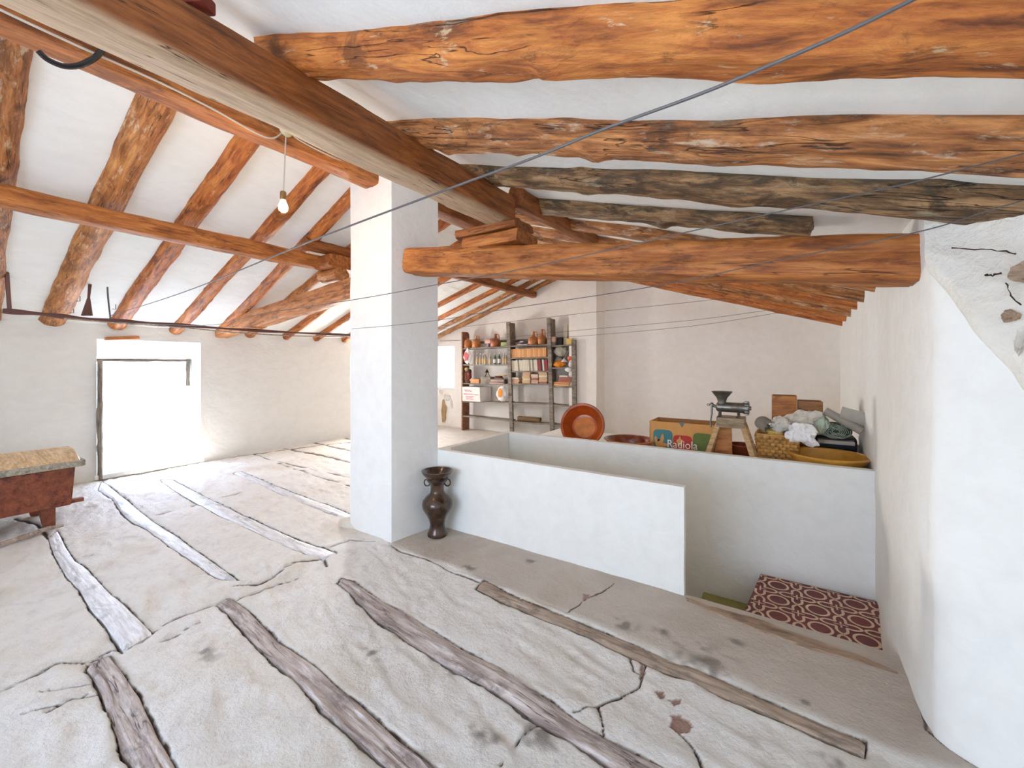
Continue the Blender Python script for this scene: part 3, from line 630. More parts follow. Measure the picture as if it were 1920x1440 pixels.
def resample(P_, n):
    P_ = [Vector(p) for p in P_]; d = [0]
    for a, b in zip(P_, P_[1:]): d.append(d[-1] + (b - a).length)
    out = []
    for k in range(n + 1):
        s = d[-1] * k / n; j = 0
        while j < len(d) - 2 and d[j + 1] < s: j += 1
        out.append(P_[j].lerp(P_[j + 1], (s - d[j]) / max(1e-9, d[j + 1] - d[j])))
    return out
for si, (L_, R_, mk, lb) in enumerate(STR):
    a = [p[:] for p in fl(L_)]; b = [p[:] for p in fl(R_)]
    ln = sum(math.dist(p, q_) for p, q_ in zip(a, a[1:])); n_ = int(ln / .02); A_ = resample(a, n_); B_ = resample(b, n_)
    org = (A_[0] + B_[0]) / 2; d_ = ((A_[-1] + B_[-1]) / 2 - org).normalized(); ang = math.atan2(d_.y, d_.x); W_ = 12
    vs = []; vb = []
    for i in range(n_ + 1):
        for j in range(W_ + 1):
            t = .03 + .94 * j / W_; p = A_[i].lerp(B_[i], t)
            bh = float(base_h(np.array([p.x]), np.array([p.y]))[0]) * .5
            dome = 1 - (2 * j / W_ - 1) ** 4
            rg = {'joist_grey': .012, 'joist_white': .004, 'joist_tan': .004}[mk]
            s_ = ln * i / n_
            z = bh - .008 + dome * .010 + rg * (mn.noise(Vector((s_ * 2.5, j * .35, si * 5))) + .5 * mn.noise(Vector((s_ * 6, j * 1.1, si * 5 + 2))))
            if i in (0, n_): z -= .01
            q_ = p - org; vs.append((q_.x * math.cos(-ang) - q_.y * math.sin(-ang), q_.x * math.sin(-ang) + q_.y * math.cos(-ang), z))
    nn = len(vs); W1 = W_ + 1; fs = [(i * W1 + j, i * W1 + j + 1, (i + 1) * W1 + j + 1, (i + 1) * W1 + j) for i in range(n_) for j in range(W_)]
    rim = [j for j in range(W1)] + [i * W1 + W_ for i in range(1, n_ + 1)] + [n_ * W1 + j for j in range(W_ - 1, -1, -1)] + [i * W1 for i in range(n_ - 1, 0, -1)]
    low = []
    for r_ in rim: low.append(len(vs)); vs.append((vs[r_][0], vs[r_][1], -.07))
    for k in range(len(rim)): fs.append((rim[k], low[k], low[(k + 1) % len(rim)], rim[(k + 1) % len(rim)]))
    me = bpy.data.meshes.new('floor_joist'); me.from_pydata(vs, [], fs)
    o = link('floor_joist', me, M[mk]); o.location = (org.x, org.y, 0); o.rotation_euler = (0, 0, ang)
    setp(o, lb, 'floor beam', 'old joists showing through the worn floor')

# ---------------------------------------------------------------- pillar and stair enclosure
def prism_wall(name, foot, z0, z1, m, amp=.006, sc=2, st=.08, top_round=.02):
    """closed footprint polyline, gridded sides, capped"""
    pts = []
    for a, b in zip(foot, foot[1:] + foot[:1]):
        k = max(2, int(math.dist(a, b) / st))
        for j in range(k):
            t = j / k; t = t if 0 < j else .0; pts.append((a[0] + (b[0] - a[0]) * t, a[1] + (b[1] - a[1]) * t))
    cxm = sum(p[0] for p in pts) / len(pts); cym = sum(p[1] for p in pts) / len(pts); n_ = len(pts); vs = []; fs = []
    zs = lines(z0, z1, st)
    for z in zs:
        for (x, y) in pts:
            w = amp * mn.noise(Vector((x * sc + 3, y * sc, z * sc))) + amp * .4 * mn.noise(Vector((x * 9, y * 9, z * 9)))
            dx, dy = x - cxm, y - cym; l = math.hypot(dx, dy) or 1
            vs.append((x + dx / l * w, y + dy / l * w, z if z > z0 and z < z1 else z + .003 * mn.noise(Vector((x * 5, y * 5, 1)))))
    for j in range(len(zs) - 1):
        for i in range(n_): fs.append((j * n_ + i, j * n_ + (i + 1) % n_, (j + 1) * n_ + (i + 1) % n_, (j + 1) * n_ + i))
    me = bpy.data.meshes.new(name); me.from_pydata(vs, [], fs); bm = bmesh.new(); bm.from_mesh(me); bm.verts.ensure_lookup_table()
    t_ = [bm.verts[(len(zs) - 1) * n_ + i] for i in range(n_)]; f = bm.faces.new(t_); bmesh.ops.triangulate(bm, faces=[f]); bmesh.ops.recalc_face_normals(bm, faces=bm.faces); bm.to_mesh(me); bm.free()
    return link(name, me, m, None, True)
setp(prism_wall('pillar', [(-3.30, 2.36), (-2.72, 2.34), (-2.665, 2.84), (-3.28, 2.86)], -.02, 3.36, M['pillar']), 'square white plastered pillar holding up the roof beams', 'pillar')
PH = .70
e0 = AY(1281, 918, 2.84).x
setp(prism_wall('stair_parapet', [(-2.70, 2.84), (-.515, 2.84), (-.515, 2.895), (-2.63, 2.895), (-2.63, 3.99), (-2.70, 3.99)], -.05, PH, M['wall'], amp=.004), 'low white parapet around the stairs, beside the dark vase', 'parapet')
setp(prism_wall('stair_back_wall', [(-2.70, 4.0), (.62, 4.03), (.62, 4.11), (-2.70, 4.08)], -1.4, PH, M['wall'], amp=.004), 'white wall behind the stairs with bowls and boxes along its top', 'wall')
# raised platform over the stair flight, behind the wall
PZ = .56
bm = bmesh.new(); box(bm, (-1.0, 4.75, PZ - .05), (3.35, 1.26, .1), .01); box(bm, (-1.0, 5.34, .25), (3.35, .08, .6), 0); box(bm, (-2.63, 4.75, .25), (.08, 1.2, .6), 0)
setp(fin('platform', bm, M['wall']), 'white masonry ledge behind the stair wall carrying the stored things', 'ledge')
# landing of patterned tiles, olive step, cheek under the floor edge
LZ = -.25; T = .235
bm = bmesh.new(); hexa(bm, [(-.25, 2.95, LZ - .12), (.62, 2.95, LZ - .12), (.62, 4.0, LZ - .12), (-.125, 4.0, LZ - .12)], [(-.25, 2.95, LZ), (.62, 2.95, LZ), (.62, 4.0, LZ), (-.125, 4.0, LZ)], 0)
land = fin('tile_landing', bm, M['tile'], smooth=False); setp(land, 'maroon and cream patterned tile landing at the top of the stairs', 'tiles')
bm = bmesh.new(); w_ = .0082
def ribbon(pts, w=w_):
    P_ = [Vector((p[0], p[1], LZ + .002)) for p in pts]; L2 = []
    for i, p in enumerate(P_):
        t = (P_[min(i + 1, len(P_) - 1)] - P_[max(i - 1, 0)]).normalized(); nrm = Vector((-t.y, t.x, 0)); L2.append((bm.verts.new(p + nrm * w), bm.verts.new(p - nrm * w)))
    for a, b in zip(L2, L2[1:]): bm.faces.new((a[0], a[1], b[1], b[0]))
x0, y0 = -.12, 3.98
for ix in range(-1, 4):
    for iy in range(-1, 6):
        ox, oy = x0 + ix * T, y0 - iy * T
        def ok(p): return -.125 - (4 - p[1]) * .118 < p[0] < .615 and 2.96 < p[1] < 4.0
        def piece(q_):
            cur = []
            for p_ in q_:
                if ok(p_): cur.append(p_)
                else:
                    if len(cur) > 1: ribbon(cur)
                    cur = []
            if len(cur) > 1: ribbon(cur)
        piece([(ox + T * .5 + T * .27 * math.cos(2 * PI * k / 24), oy + T * .5 + T * .27 * math.sin(2 * PI * k / 24)) for k in range(25)])     # roundel in the tile
        for q4 in range(4):      # curved star around the tile corners
            a0 = q4 * PI / 2; pts = []
            for k in range(13):
                a = a0 + PI / 2 * k / 12; rr_ = .47 - .25 * math.sin(2 * (a - a0)) + .05 * math.sin(6 * (a - a0)); pts.append((ox + T * rr_ * math.cos(a), oy + T * rr_ * math.sin(a)))
            piece(pts)
        if ok((ox, oy)): 
            for k in range(4):
                e_ = (ox + T * .16 * math.cos(k * PI / 2), oy + T * .16 * math.sin(k * PI / 2))
                if ok(e_): ribbon([(ox, oy), e_], .005)
fin('tile_pattern', bm, M['tile_line'], land, smooth=False)
bm = bmesh.new(); box(bm, (-.36, 3.46, LZ - .37), (.40, 1.04, .2), .005); box(bm, (-.78, 3.46, LZ - .60), (.44, 1.04, .2), .005); box(bm, (-1.22, 3.46, LZ - .82), (.44, 1.04, .2), .005)
setp(fin('stair_flight', bm, M['olive']), 'olive painted step going down below the patterned tile landing', 'stairs')
bm = bmesh.new(); box(bm, (-1.05, 2.88, -.72), (3.3, .04, 1.34), 0); box(bm, (-2.7, 3.5, -.72), (.08, 1.2, 1.3), 0); box(bm, (.66, 3.5, -.72), (.1, 1.3, 1.3), 0); box(bm, (-1, 3.5, -1.4), (3.5, 1.2, .05), 0)
setp(fin('wall_stairwell', bm, M['warm'], smooth=False), kind='structure')
# worn timber nosing at the edge of the floor
ta = F3([(230, 590), (340, 630), (450, 660), (600, 700), (780, 770), (950, 830), (1100, 880), (1290, 965)]); tb = F3([(235, 600), (340, 650), (450, 695), (600, 750), (850, 840), (1000, 885), (1150, 925), (1290, 968)])
A_ = [AZ(x, y, .004) for x, y in ta]; B_ = [AZ(x, y, .004) for x, y in tb]; o_ = A_[0].copy()
bm = bmesh.new(); A2_ = resample([p - o_ for p in A_], 60); B2_ = resample([p - o_ for p in B_], 60); rows = []
for i in range(61):
    a, b = A2_[i], B2_[i]; j = .006 * mn.noise(Vector((i * .3, 1, 1)))
    rows.append([bm.verts.new(Vector((a.x, a.y + j, -.05))), bm.verts.new(Vector((a.x, a.y + j, .004))), bm.verts.new(a.lerp(b, .5) + Vector((0, 0, .006))), bm.verts.new(Vector((b.x, b.y, .004 + j))), bm.verts.new(Vector((b.x, b.y - .004, -.05)))])
for a, b in zip(rows, rows[1:]):
    for k in range(4): bm.faces.new((a[k], b[k], b[k + 1], a[k + 1]))
setp(fin('stair_nosing', bm, M['nosing'], loc=o_), 'brown worn timber strip along the floor edge above the tile landing', 'timber strip')
# rubble of plaster at the pillar foot
bm = bmesh.new(); random.seed(11)
r_ = bmesh.ops.create_icosphere(bm, subdivisions=3, radius=1, matrix=Matrix.Translation((-3.34, 2.42, .0)) @ Matrix.Rotation(.5, 4, 'Z') @ Matrix.Diagonal((.14, .10, .075, 1)))
for v_ in bm.verts: v_.co += Vector((1, 1, 1)) * 0 + (v_.co - Vector((-3.34, 2.42, 0))).normalized() * .025 * mn.noise(v_.co * 14)
setp(fin('plaster_lump', bm, M['rubble']), 'broken lump of plaster at the left foot of the pillar', 'rubble')

# ---------------------------------------------------------------- roof timbers
GL = 'log rafters over the hatch side'; GR = 'log rafters over the stair side'
SLL = math.atan(.33)
# (Y at the ridge end, Y at the wall end, radius, material, label)
LEFT = [(.36, .66, .10, 'log_brown', 'leftmost peeled log rafter at the edge of the photo'),
        (1.02, 1.14, .12, 'log_pale', 'thickest peeled log rafter left of the hatch, its sawn end above the chest'),
        (1.58, 1.72, .092, 'log_orange', 'log rafter ending just over the left corner of the hatch'),
        (2.20, 2.38, .080, 'log_orange', 'slim log rafter passing behind the lit bulb'),
        (2.62, 2.95, .078, 'log_orange', 'orange log rafter ending left of the braced tie beam'),
        (3.20, 3.38, .080, 'log_pale', 'log rafter lying just above the left tie beam'),
        (3.85, 3.98, .070, 'log_orange', 'first orange log rafter beyond the left tie beam'),
        (4.45, 4.55, .068, 'log_orange', 'second orange log rafter beyond the left tie beam'),
        (5.05, 5.15, .068, 'log_orange', 'log rafter hidden mostly behind the pillar'),
        (5.95, 5.75, .065, 'log_orange', 'fourth log rafter from the gable, seen right of the pillar'),
        (6.50, 6.38, .065, 'log_orange', 'third log rafter from the gable, seen right of the pillar'),
        (6.93, 6.93, .062, 'log_brown', 'second log rafter from the gable, above the shelf jugs'),
        (7.30, 7.36, .060, 'log_brown', 'last log rafter along the gable wall on the shelf side')]
for k, (ya, yb, r, mk, lb) in enumerate(LEFT):
    xa, xb = -3.2, XL - .02 if k not in (1, 2) else XL + .04
    timber('roof_rafter', (xb, yb, lowL(xb) + r), (xa, ya, lowL(xa) + r), 2 * r, 2 * r, M[mk], lb, 'rafter', GL, 2.1, .010, .04, (.0, .008), seed=k + 3, knots=7)
RIGHT = [(1.00, 1.36, .098, 'log_fiery', 'thickest orange log rafter crossing the top of the photo'),
         (1.72, 1.76, .100, 'log_brown', 'second log rafter from the camera, brown with a grey top'),
         (2.36, 2.19, .094, 'log_dark', 'dark smoke-stained log rafter just above the front tie beam'),
         (3.05, 2.78, .088, 'log_dark', 'dark log rafter whose rounded end sits on the front tie beam'),
         (3.55, 3.45, .075, 'log_brown', 'first log rafter behind the front tie beam'),
         (4.15, 4.05, .075, 'log_brown', 'second log rafter behind the front tie beam'),
         (4.75, 4.65, .075, 'log_brown', 'third log rafter behind the front tie beam'),
         (5.35, 5.25, .075, 'log_orange', 'fourth log rafter behind the front tie beam'),
         (5.95, 5.85, .075, 'log_brown', 'fifth log rafter behind the front tie beam'),
         (6.55, 6.45, .075, 'log_orange', 'sixth log rafter behind the front tie beam'),
         (7.12, 7.05, .075, 'log_orange', 'log rafter beside the gable over the meat grinder')]
for k, (ya, yb, r, mk, lb) in enumerate(RIGHT):
    xa, xb = (-2.1 if k < 4 else -3.15), ((1.9, 1.3, 1.0, .16)[k] if k < 4 else .74)
    if k == 0: xa = -1.95
    dz = (-.012, -.030, -.006, 0)[k] if k < 4 else 0
    timber('roof_rafter', (xa, ya, lowR(xa) + r + dz), (xb, yb, lowR(xb) + r + dz), 2 * r, 2 * r * (1.06 if k == 0 else 1), M[mk], lb, 'rafter', GR, 2.2, .017 if k < 4 else .008, -.04 if k < 2 else 0, (.0, .012 if k == 1 else -.006), seed=k + 31, knots=9, step=.035 if k < 4 else .07, seg=36)

# purlin nearest the stairs (squared), its blocks and its continuation to the gable
timber('squared_purlin', (-1.845, -.6, 2.665), (-1.755, 2.62, 2.655), .165, .235, M['beam_pale_under'], 'big squared brown beam from the top left ending on blocks over the front tie beam', 'beam', None, 7, .007, 0, (.015, .0), seed=61, step=.04, seg=36)
timber('round_purlin', (-1.72, 2.70, 2.80), (-1.42, 7.4, 2.83), .15, .17, M['beam_brown'], 'smooth brown beam carrying on from the blocks to the gable wall', 'beam', None, 3, .008, 0, (0, 0), seed=62)
def block(name, c, s, m, label, sd, rz=0, ex=6):
    d = Vector((math.cos(rz), math.sin(rz), 0)) * s[0] / 2; c = Vector(c)
    return timber(name, c - d, c + d, s[1], s[2], M[m], label, 'wood block', None, ex, .008, 0, (0, 0), seed=sd, step=.03, seg=32, knots=2)
bp0 = AY(920, 440, 2.42)
block('bearing_block', (-1.80, 2.60, 2.425), (.50, .30, .105), 'beam_orange', 'orange hewn block resting on the front tie beam', 70)
block('bearing_block', (-1.86, 2.60, 2.515), (.56, .26, .07), 'beam_brown', 'upper thin wood block wedged directly under the big squared beam', 71)
bm = bmesh.new(); p_ = AZ(368, 6, 2.83); box(bm, (0, 0, 0), (.10, .07, .05), .008, Matrix.Rotation(.5, 4, 'Z')); setp(fin('wood_wedge', bm, M['bark_red'], loc=p_), 'small red-brown wedge on top of the big squared beam at the upper edge', 'wedge')
# ridge beam through the pillar head
timber('ridge_beam', (-3.02, -.6, 3.13), (-2.99, 2.42, 3.13), .20, .17, M['beam_orange'], 'long squared beam running along the ridge into the pillar head, bulb hanging from it', 'beam', None, 6, .008, 0, (.01, 0), seed=63, step=.05)
timber('ridge_beam', (-3.0, 2.8, 3.15), (-3.0, 7.4, 3.15), .2, .18, M['beam_brown'], 'ridge beam beyond the pillar up to the gable wall', 'beam', None, 5, .008, 0, (0, 0), seed=64)
# purlin over the hatch side
timber('lower_purlin', (-4.72, -.3, 2.72), (-4.60, 2.98, 2.70), .16, .16, M['beam_orange'], 'straight brown beam crossing under the left rafters', 'beam', None, 5, .009, 0, (0, -.01), seed=65, step=.05)
timber('lower_purlin', (-4.50, 2.62, 2.86), (-4.46, 3.9, 2.87), .13, .13, M['beam_brown'], 'short round log end above the left tie beam beside the pillar', 'beam', None, 2.4, .008, 0, (0, 0), seed=66)
timber('lower_purlin', (-4.36, 3.7, 2.93), (-4.27, 7.42, 2.93), .13, .13, M['beam_brown'], 'thin squared beam right of the pillar under the far rafters', 'beam', None, 5, .006, 0, (0, 0), seed=67)
block('bearing_block', (-4.42, 3.02, 2.70), (.20, .45, .15), 'beam_orange', 'orange block between the short log and the left tie beam', 72, 0)
block('bearing_block', (-4.50, 2.98, 2.56), (.34, .20, .15), 'log_pale', 'pale rounded corbel log lying on top of the left tie beam', 73, 0, 2.4)
# tie beams
ta_, tb_ = Vector((-7.45, 2.98, 2.03)), Vector((-3.0, 2.98, 2.47))
timber('tie_beam', ta_, tb_, .2, .24, M['beam_pink'], 'pinkish tie beam sloping from the pillar down to the hatch-side wall', 'beam', None, 6, .010, 0, (0, 0), seed=68, step=.05)
fa = AY(756, 488, 2.45); fb = AY(1722, 479, 2.45)
timber('tie_beam', (fa.x, 2.56, fa.z + .0), (fb.x + .02, 2.56, fb.z), .235, .218, M['beam_orange'], 'thick orange tie beam from the pillar to the right wall', 'beam', None, 6, .009, 0, (0, 0), seed=69, step=.03, seg=44, knots=12)

# ---------------------------------------------------------------- cables and bulb
def wire(pts, r, m, label, group=None, name='wire', sag=0):
    P_ = [Vector(p) for p in pts]; out = []
    if len(P_) == 2: out = [P_[0].lerp(P_[1], k / 40) + Vector((0, 0, -sag * 4 * (k / 40) * (1 - k / 40))) for k in range(41)]
    else: out = smooth_path(P_)
    o_ = out[0].copy(); bm = bmesh.new(); tube(bm, [p - o_ for p in out], r, 8)
    return setp(fin(name, bm, m, loc=o_), label, 'wire' if name == 'wire' else name.replace('_', ' '), group)
def smooth_path(P_, n=10):
    out = []
    for i in range(len(P_) - 1):
        p0 = P_[max(i - 1, 0)]; p1 = P_[i]; p2 = P_[i + 1]; p3 = P_[min(i + 2, len(P_) - 1)]
        for k in range(n):
            t = k / n; out.append(.5 * ((2 * p1) + (p2 - p0) * t + (2 * p0 - 5 * p1 + 4 * p2 - p3) * t * t + (3 * p1 - p0 - 3 * p2 + p3) * t ** 3))
    return out + [P_[-1]]
def depthpt(x, y, d): return EYE + (_f * FL + _r * (x - 960) + _u * (HY - y)) * (d / FL)
def run(pix, d0, d1):
    """pixel polyline of a straight-in-plan line: depth goes linearly in 1/d"""
    x0, x1 = pix[0][0], pix[-1][0]
    return [depthpt(x, y, 1 / ((1 / d0) + (1 / d1 - 1 / d0) * (x - x0) / (x1 - x0))) for x, y in pix]
wire(run([(206, 592), (300, 563), (400, 527), (575, 455), (820, 362), (1000, 296), (1130, 243), (1300, 181), (1420, 132), (1560, 72), (1700, 5), (1800, -45)], 5.2, .62), .0036, M['wire'], 'thick grey clothes wire crossing in front of the pillar to the top right', 'wires strung across the attic')
wire(run([(150, 600), (300, 608), (401, 609), (488, 589), (669, 561), (823, 533), (1000, 500), (1293, 434), (1410, 408), (1560, 375), (1705, 343), (1920, 288), (2050, 255)], 5.3, 1.0), .0022, M['wire'], 'thin wire crossing the pillar just below the tie beam end', 'wires strung across the attic')
wire([depthpt(600, 626, 5.0), depthpt(649, 619, 4.0), depthpt(668, 616, 3.66)] + run([(728, 611), (823, 600), (932, 582), (1220, 538), (1450, 490), (1716, 436), (1847, 397), (2000, 352)], 3.25, 1.15), .0020, M['wire'], 'thin wire crossing the lower pillar and meeting the right end of the tie beam', 'wires strung across the attic')
wire(run([(825, 618), (884, 611), (1000, 598), (1125, 584), (1300, 566), (1376, 556)], 8.0, 5.8), .003, M['wire'], 'upper thin wire in front of the shelves and gable wall', 'wires strung across the attic')
wire(run([(825, 640), (950, 633), (1077, 620), (1300, 600), (1457, 579)], 7.7, 5.8), .0026, M['wire'], 'middle thin wire in front of the gable wall', 'wires strung across the attic')
wire(run([(825, 638), (960, 637), (1077, 631), (1300, 611), (1478, 583)], 7.6, 5.8), .0026, M['wire'], 'lowest thin wire in front of the gable wall', 'wires strung across the attic')
# cable tacked along the ridge beam and the conduit loop
cb = [AX(x, y, -2.905) for x, y in ((-40, -5), (0, 18), (150, 88), (300, 155), (400, 205), (500, 258), (532, 246))]
wire(cb, .006, M['wire_pale'], 'pale flex tacked along the side of the ridge beam', None, 'cable')
cb = [AX(x, y, -2.895) for x, y in ((545, 246), (560, 262), (620, 293), (690, 322), (702, 318))]
wire(cb, .006, M['wire_pale'], 'pale flex from the ceiling rose toward the pillar', None, 'cable')
wire([AX(x, y, -2.87) for x, y in ((72, 96), (90, 112), (120, 124), (150, 122), (178, 108), (192, 92), (198, 78))], .013, M['conduit'], 'black curved conduit looping below the ridge beam at top left', None, 'conduit')
br = AX(536, 244, -2.89); bb = AX(531, 386, -2.89)
bl = root('pendant_bulb', br, 'lit bare light bulb hanging on a thin flex from the ridge beam', 'light')
bm = bmesh.new(); lathe(bm, [(.0, -.02), (.040, -.02), (.046, -.012), (.046, 0), (.035, .012), (0, .016)], 24, (.01, 0, 0), Matrix.Rotation(R(90), 4, 'Y')); fin('ceiling_rose', bm, M['cream_plastic'], bl)
L_ = (bb - br); bm = bmesh.new(); tube(bm, [(0, 0, -.02), (L_.x * .5, L_.y * .5, L_.z * .5), (L_.x, L_.y, L_.z + .09)], .0045, 8); fin('flex', bm, M['wire_pale'], bl)
bm = bmesh.new(); lathe(bm, [(0, .10), (.016, .10), (.020, .09), (.021, .055), (.017, .04), (0, .04)], 20, L_); fin('lamp_holder', bm, M['brass'], bl)
bm = bmesh.new(); lathe(bm, [(0, .045), (.014, .045), (.017, .03), (.027, .008), (.031, -.012), (.027, -.032), (.014, -.043), (0, -.046)], 24, L_); fin('bulb', bm, M['bulb'], bl)
pl = bpy.data.lights.new('bulb_light', 'POINT'); pl.energy = 6; pl.color = (1, .60, .26); pl.shadow_soft_size = .03
po = bpy.data.objects.new('bulb_light', pl); COL.objects.link(po); po.location = bb + Vector((0, 0, -.085)); 

# ---------------------------------------------------------------- hanging pole with its strings
pp = [AX(x, y, -6.35) for x, y in ((5, 583), (80, 589), (150, 597), (240, 603), (330, 609), (450, 618), (560, 624), (672, 629), (720, 632))]
o_ = pp[0].copy(); bm = bmesh.new(); tube(bm, [p - o_ for p in smooth_path(pp)], [.024 + .006 * math.sin(k * .5) - .0001 * k for k in range(81)], 10)
pole = fin('hanging_pole', bm, M['pole'], loc=o_); setp(pole, 'long dark round pole slung along the hatch-side wall below the rafters', 'pole')
pp2 = [AX(x, y, -6.33) for x, y in ((120, 597), (230, 606), (330, 613), (450, 624), (560, 630), (668, 631))]
o2 = pp2[0].copy(); bm = bmesh.new(); tube(bm, [p - o2 for p in smooth_path(pp2)], .009, 7); setp(fin('cane', bm, M['joist_tan'], loc=o2), 'thin cane tied along the underside of the long dark pole', 'cane')
def strings(name, pix, xs, r, m, label, cat):
    P_ = [AX(x, y, X_) for (x, y), X_ in zip(pix, xs)]; o_ = P_[0].copy(); bm = bmesh.new(); tube(bm, [p - o_ for p in smooth_path(P_, 6)], r, 7)
    return setp(fin(name, bm, m, loc=o_), label, cat)
s1 = strings('iron_hanger', [(9, 440), (11, 470), (13, 510), (18, 583)], [-6.2, -6.22, -6.28, -6.35], .016, M['pole'], 'straight rod hanger holding the left end of the long pole', 'hanger')
bm = bmesh.new(); hexa(bm, [(-.02, -.03, -.06), (.02, -.03, -.06), (.02, .03, -.06), (-.02, .03, -.06)], [(-.02, -.09, .04), (.02, -.09, .04), (.02, .07, .04), (-.02, .07, .04)]); fin('bracket', bm, M['iron'], s1)
strings('string', [(203, 462), (201, 500), (202, 550), (207, 597)], [-6.35, -6.35, -6.35, -6.35], .008, M['wire'], 'knotted string dropping from the ceiling to the pole above the hatch', 'string')
bdl = root('string_bundle', AX(168, 522, -6.33), 'bundle of dark cords on a nail beside the thickest left rafter', 'cords')
for k in range(5):
    q0 = AX(168 + k * .8, 524, -6.33) - bdl.location; q1 = AX(154 + k * 4.5, 592, -6.34) - bdl.location
    bm = bmesh.new(); tube(bm, [q0, (q0 + q1) / 2 + Vector((0, .01 * (2 - k), 0)), q1], .010, 6); fin('cord', bm, M['pole'], bdl)
bm = bmesh.new(); tube(bm, [AX(160, 524, -6.33) - bdl.location, AX(170, 520, -6.33) - bdl.location, AX(184, 513, -6.30) - bdl.location], .006, 6); fin('nail', bm, M['iron'], bdl)
for k, (x, y) in enumerate(((150, 560), (138, 582), (217, 575), (249, 590))):
    p = onp(x, y, (-.33, 0, 1), lowL(0) + .06); bm = bmesh.new(); tube(bm, [Vector((0, 0, .03)), Vector((0, 0, -.03)), Vector((.0, -.03, -.032))], .0035, 6)
    setp(fin('ceiling_nail', bm, M['iron'], loc=p), ['bent nail in the ceiling nearest the cord bundle', 'bent nail low in the ceiling beside the thickest left rafter', 'small bent nail right of the knotted string', 'bent nail between the hatch rafters'][k], 'nail', 'bent nails in the ceiling')
# stone and tile bits over the hatch
bm = bmesh.new(); box(bm, (0, 0, 0), (.10, .34, .045), .02, Matrix.Rotation(.1, 4, 'X')); setp(fin('lintel_tile', bm, M['terra'], loc=AX(229, 634, -7.38)), 'terracotta tile fragment in the wall above the hatch', 'tile')

# ---------------------------------------------------------------- chest on the left
ch = root('dough_chest', (-5.75, .45, 0), 'long red-brown wooden trough chest with a worn yellow lid, left of the hatch', 'chest')
bm = bmesh.new()
hexa(bm, [(-.54, -1.18, .19), (.235, -1.18, .19), (.235, .53, .19), (-.54, .53, .19)], [(-.55, -1.2, .54), (.255, -1.2, .54), (.255, .55, .54), (-.55, .55, .54)], .006); fin('body', bm, M['chest'], ch)
bm = bmesh.new(); ns = 12; rows = []
for j, yy in enumerate((-1.25, -.4, 0, .3, .60)):
    up_ = []; lo_ = []
    for k in range(ns + 1):
        t = k / ns; x = -.60 + .89 * t; z = .60 + .07 * math.sin(PI * min(1, t * .97 + .02)) ** .8 + (.004 * mn.noise(Vector((x * 6, yy * 3, 0))))
        up_.append(bm.verts.new((x, yy + (.0 if j < 4 else -.03 * abs(2 * t - 1)), z))); lo_.append(bm.verts.new((x, yy, z - .04 if 0 < k < ns else .545)))
    rows.append((up_, lo_))
for (u0, l0), (u1, l1) in zip(rows, rows[1:]):
    for k in range(ns): bm.faces.new((u0[k], u0[k + 1], u1[k + 1], u1[k])); bm.faces.new((l0[k], l1[k], l1[k + 1], l0[k + 1]))
    bm.faces.new((u0[0], u1[0], l1[0], l0[0])); bm.faces.new((u0[-1], l0[-1], l1[-1], u1[-1]))
for (u, l) in (rows[0], rows[-1]):
    for k in range(ns): bm.faces.new((u[k], u[k + 1], l[k + 1], l[k]))
lid = fin('lid', bm, M['chest_lid'], ch)
bm = bmesh.new(); box(bm, (.285, -.33, .575), (.03, 1.86, .055), .006); box(bm, (-.16, .60, .575), (.90, .025, .055), .006); setp(fin('lid_edge', bm, M['chest_edge'], lid), 'grey worn edge of the lid')
for (x, y) in ((.17, .40), (.17, -.02 - .02), (-.42, .40), (-.42, -.9), (.17, -.9)):
    bm = bmesh.new(); hexa(bm, [(x - .03, y - .035, 0), (x + .03, y - .035, 0), (x + .03, y + .035, 0), (x - .03, y + .035, 0)], [(x - .03, y - .075, .22), (x + .03, y - .075, .22), (x + .03, y + .035, .22), (x - .03, y + .035, .22)], .004)
    fin('leg', bm, M['chest'], ch)
for x in (.19, -.45): bm = bmesh.new(); box(bm, (x, .535, .215), (.06, .16, .035), .006); fin('runner', bm, M['chest'], ch)
p = AZ(55, 1003, .03); q_ = AZ(118, 985, .03)
bm = bmesh.new(); tube(bm, [Vector((0, 0, 0)), (q_ - p) * .5 + Vector((0, 0, .01)), q_ - p], [.022, .02, .012], 8); tube(bm, [Vector((0, 0, 0)), (p - q_) * 1.1 + Vector((0, 0, -.012))], [.022, .015], 8)
setp(fin('stick', bm, M['joist_tan'], loc=p), 'crooked brown stick lying on the floor under the chest', 'stick')

# ---------------------------------------------------------------- dark urn beside the pillar
vp = AZ(820, 1001, .012); sc_ = (EYE - vp).length; ud = (vp - EYE).dot(_f)
mpx = ud / FL
prof = [(18.5, 0), (19, 3), (17, 8), (14.5, 15), (14, 22), (17, 32), (22, 41), (27.5, 50), (29, 57), (27.5, 65), (21, 73), (14.5, 78), (12.8, 83), (12.8, 92), (15, 97), (19.5, 102), (21, 105), (19.5, 107), (26, 113), (29.5, 118), (30, 121), (28, 121), (20, 112), (12, 100), (10, 85), (0, 80)]
kx, kz = mpx * .98, mpx * 1.0
ur = root('urn', (vp.x, vp.y, .004), 'tall dark bronze-coloured urn with two ring handles beside the pillar', 'vase')
bm = bmesh.new(); lathe(bm, [(r * kx, z * kz) for r, z in prof], 48)
fin('body', bm, M['urn'], ur)
for s in (-1, 1):
    bm = bmesh.new(); tube(bm, [Vector(_r) * (s * (19.5 * kx + 5.5 * kx * math.cos(a))) + Vector((0, 0, 98 * kz + 6.5 * kz * math.sin(a))) for a in [2 * PI * k / 16 for k in range(17)]], .0062, 8); fin('handle', bm, M['urn'], ur)

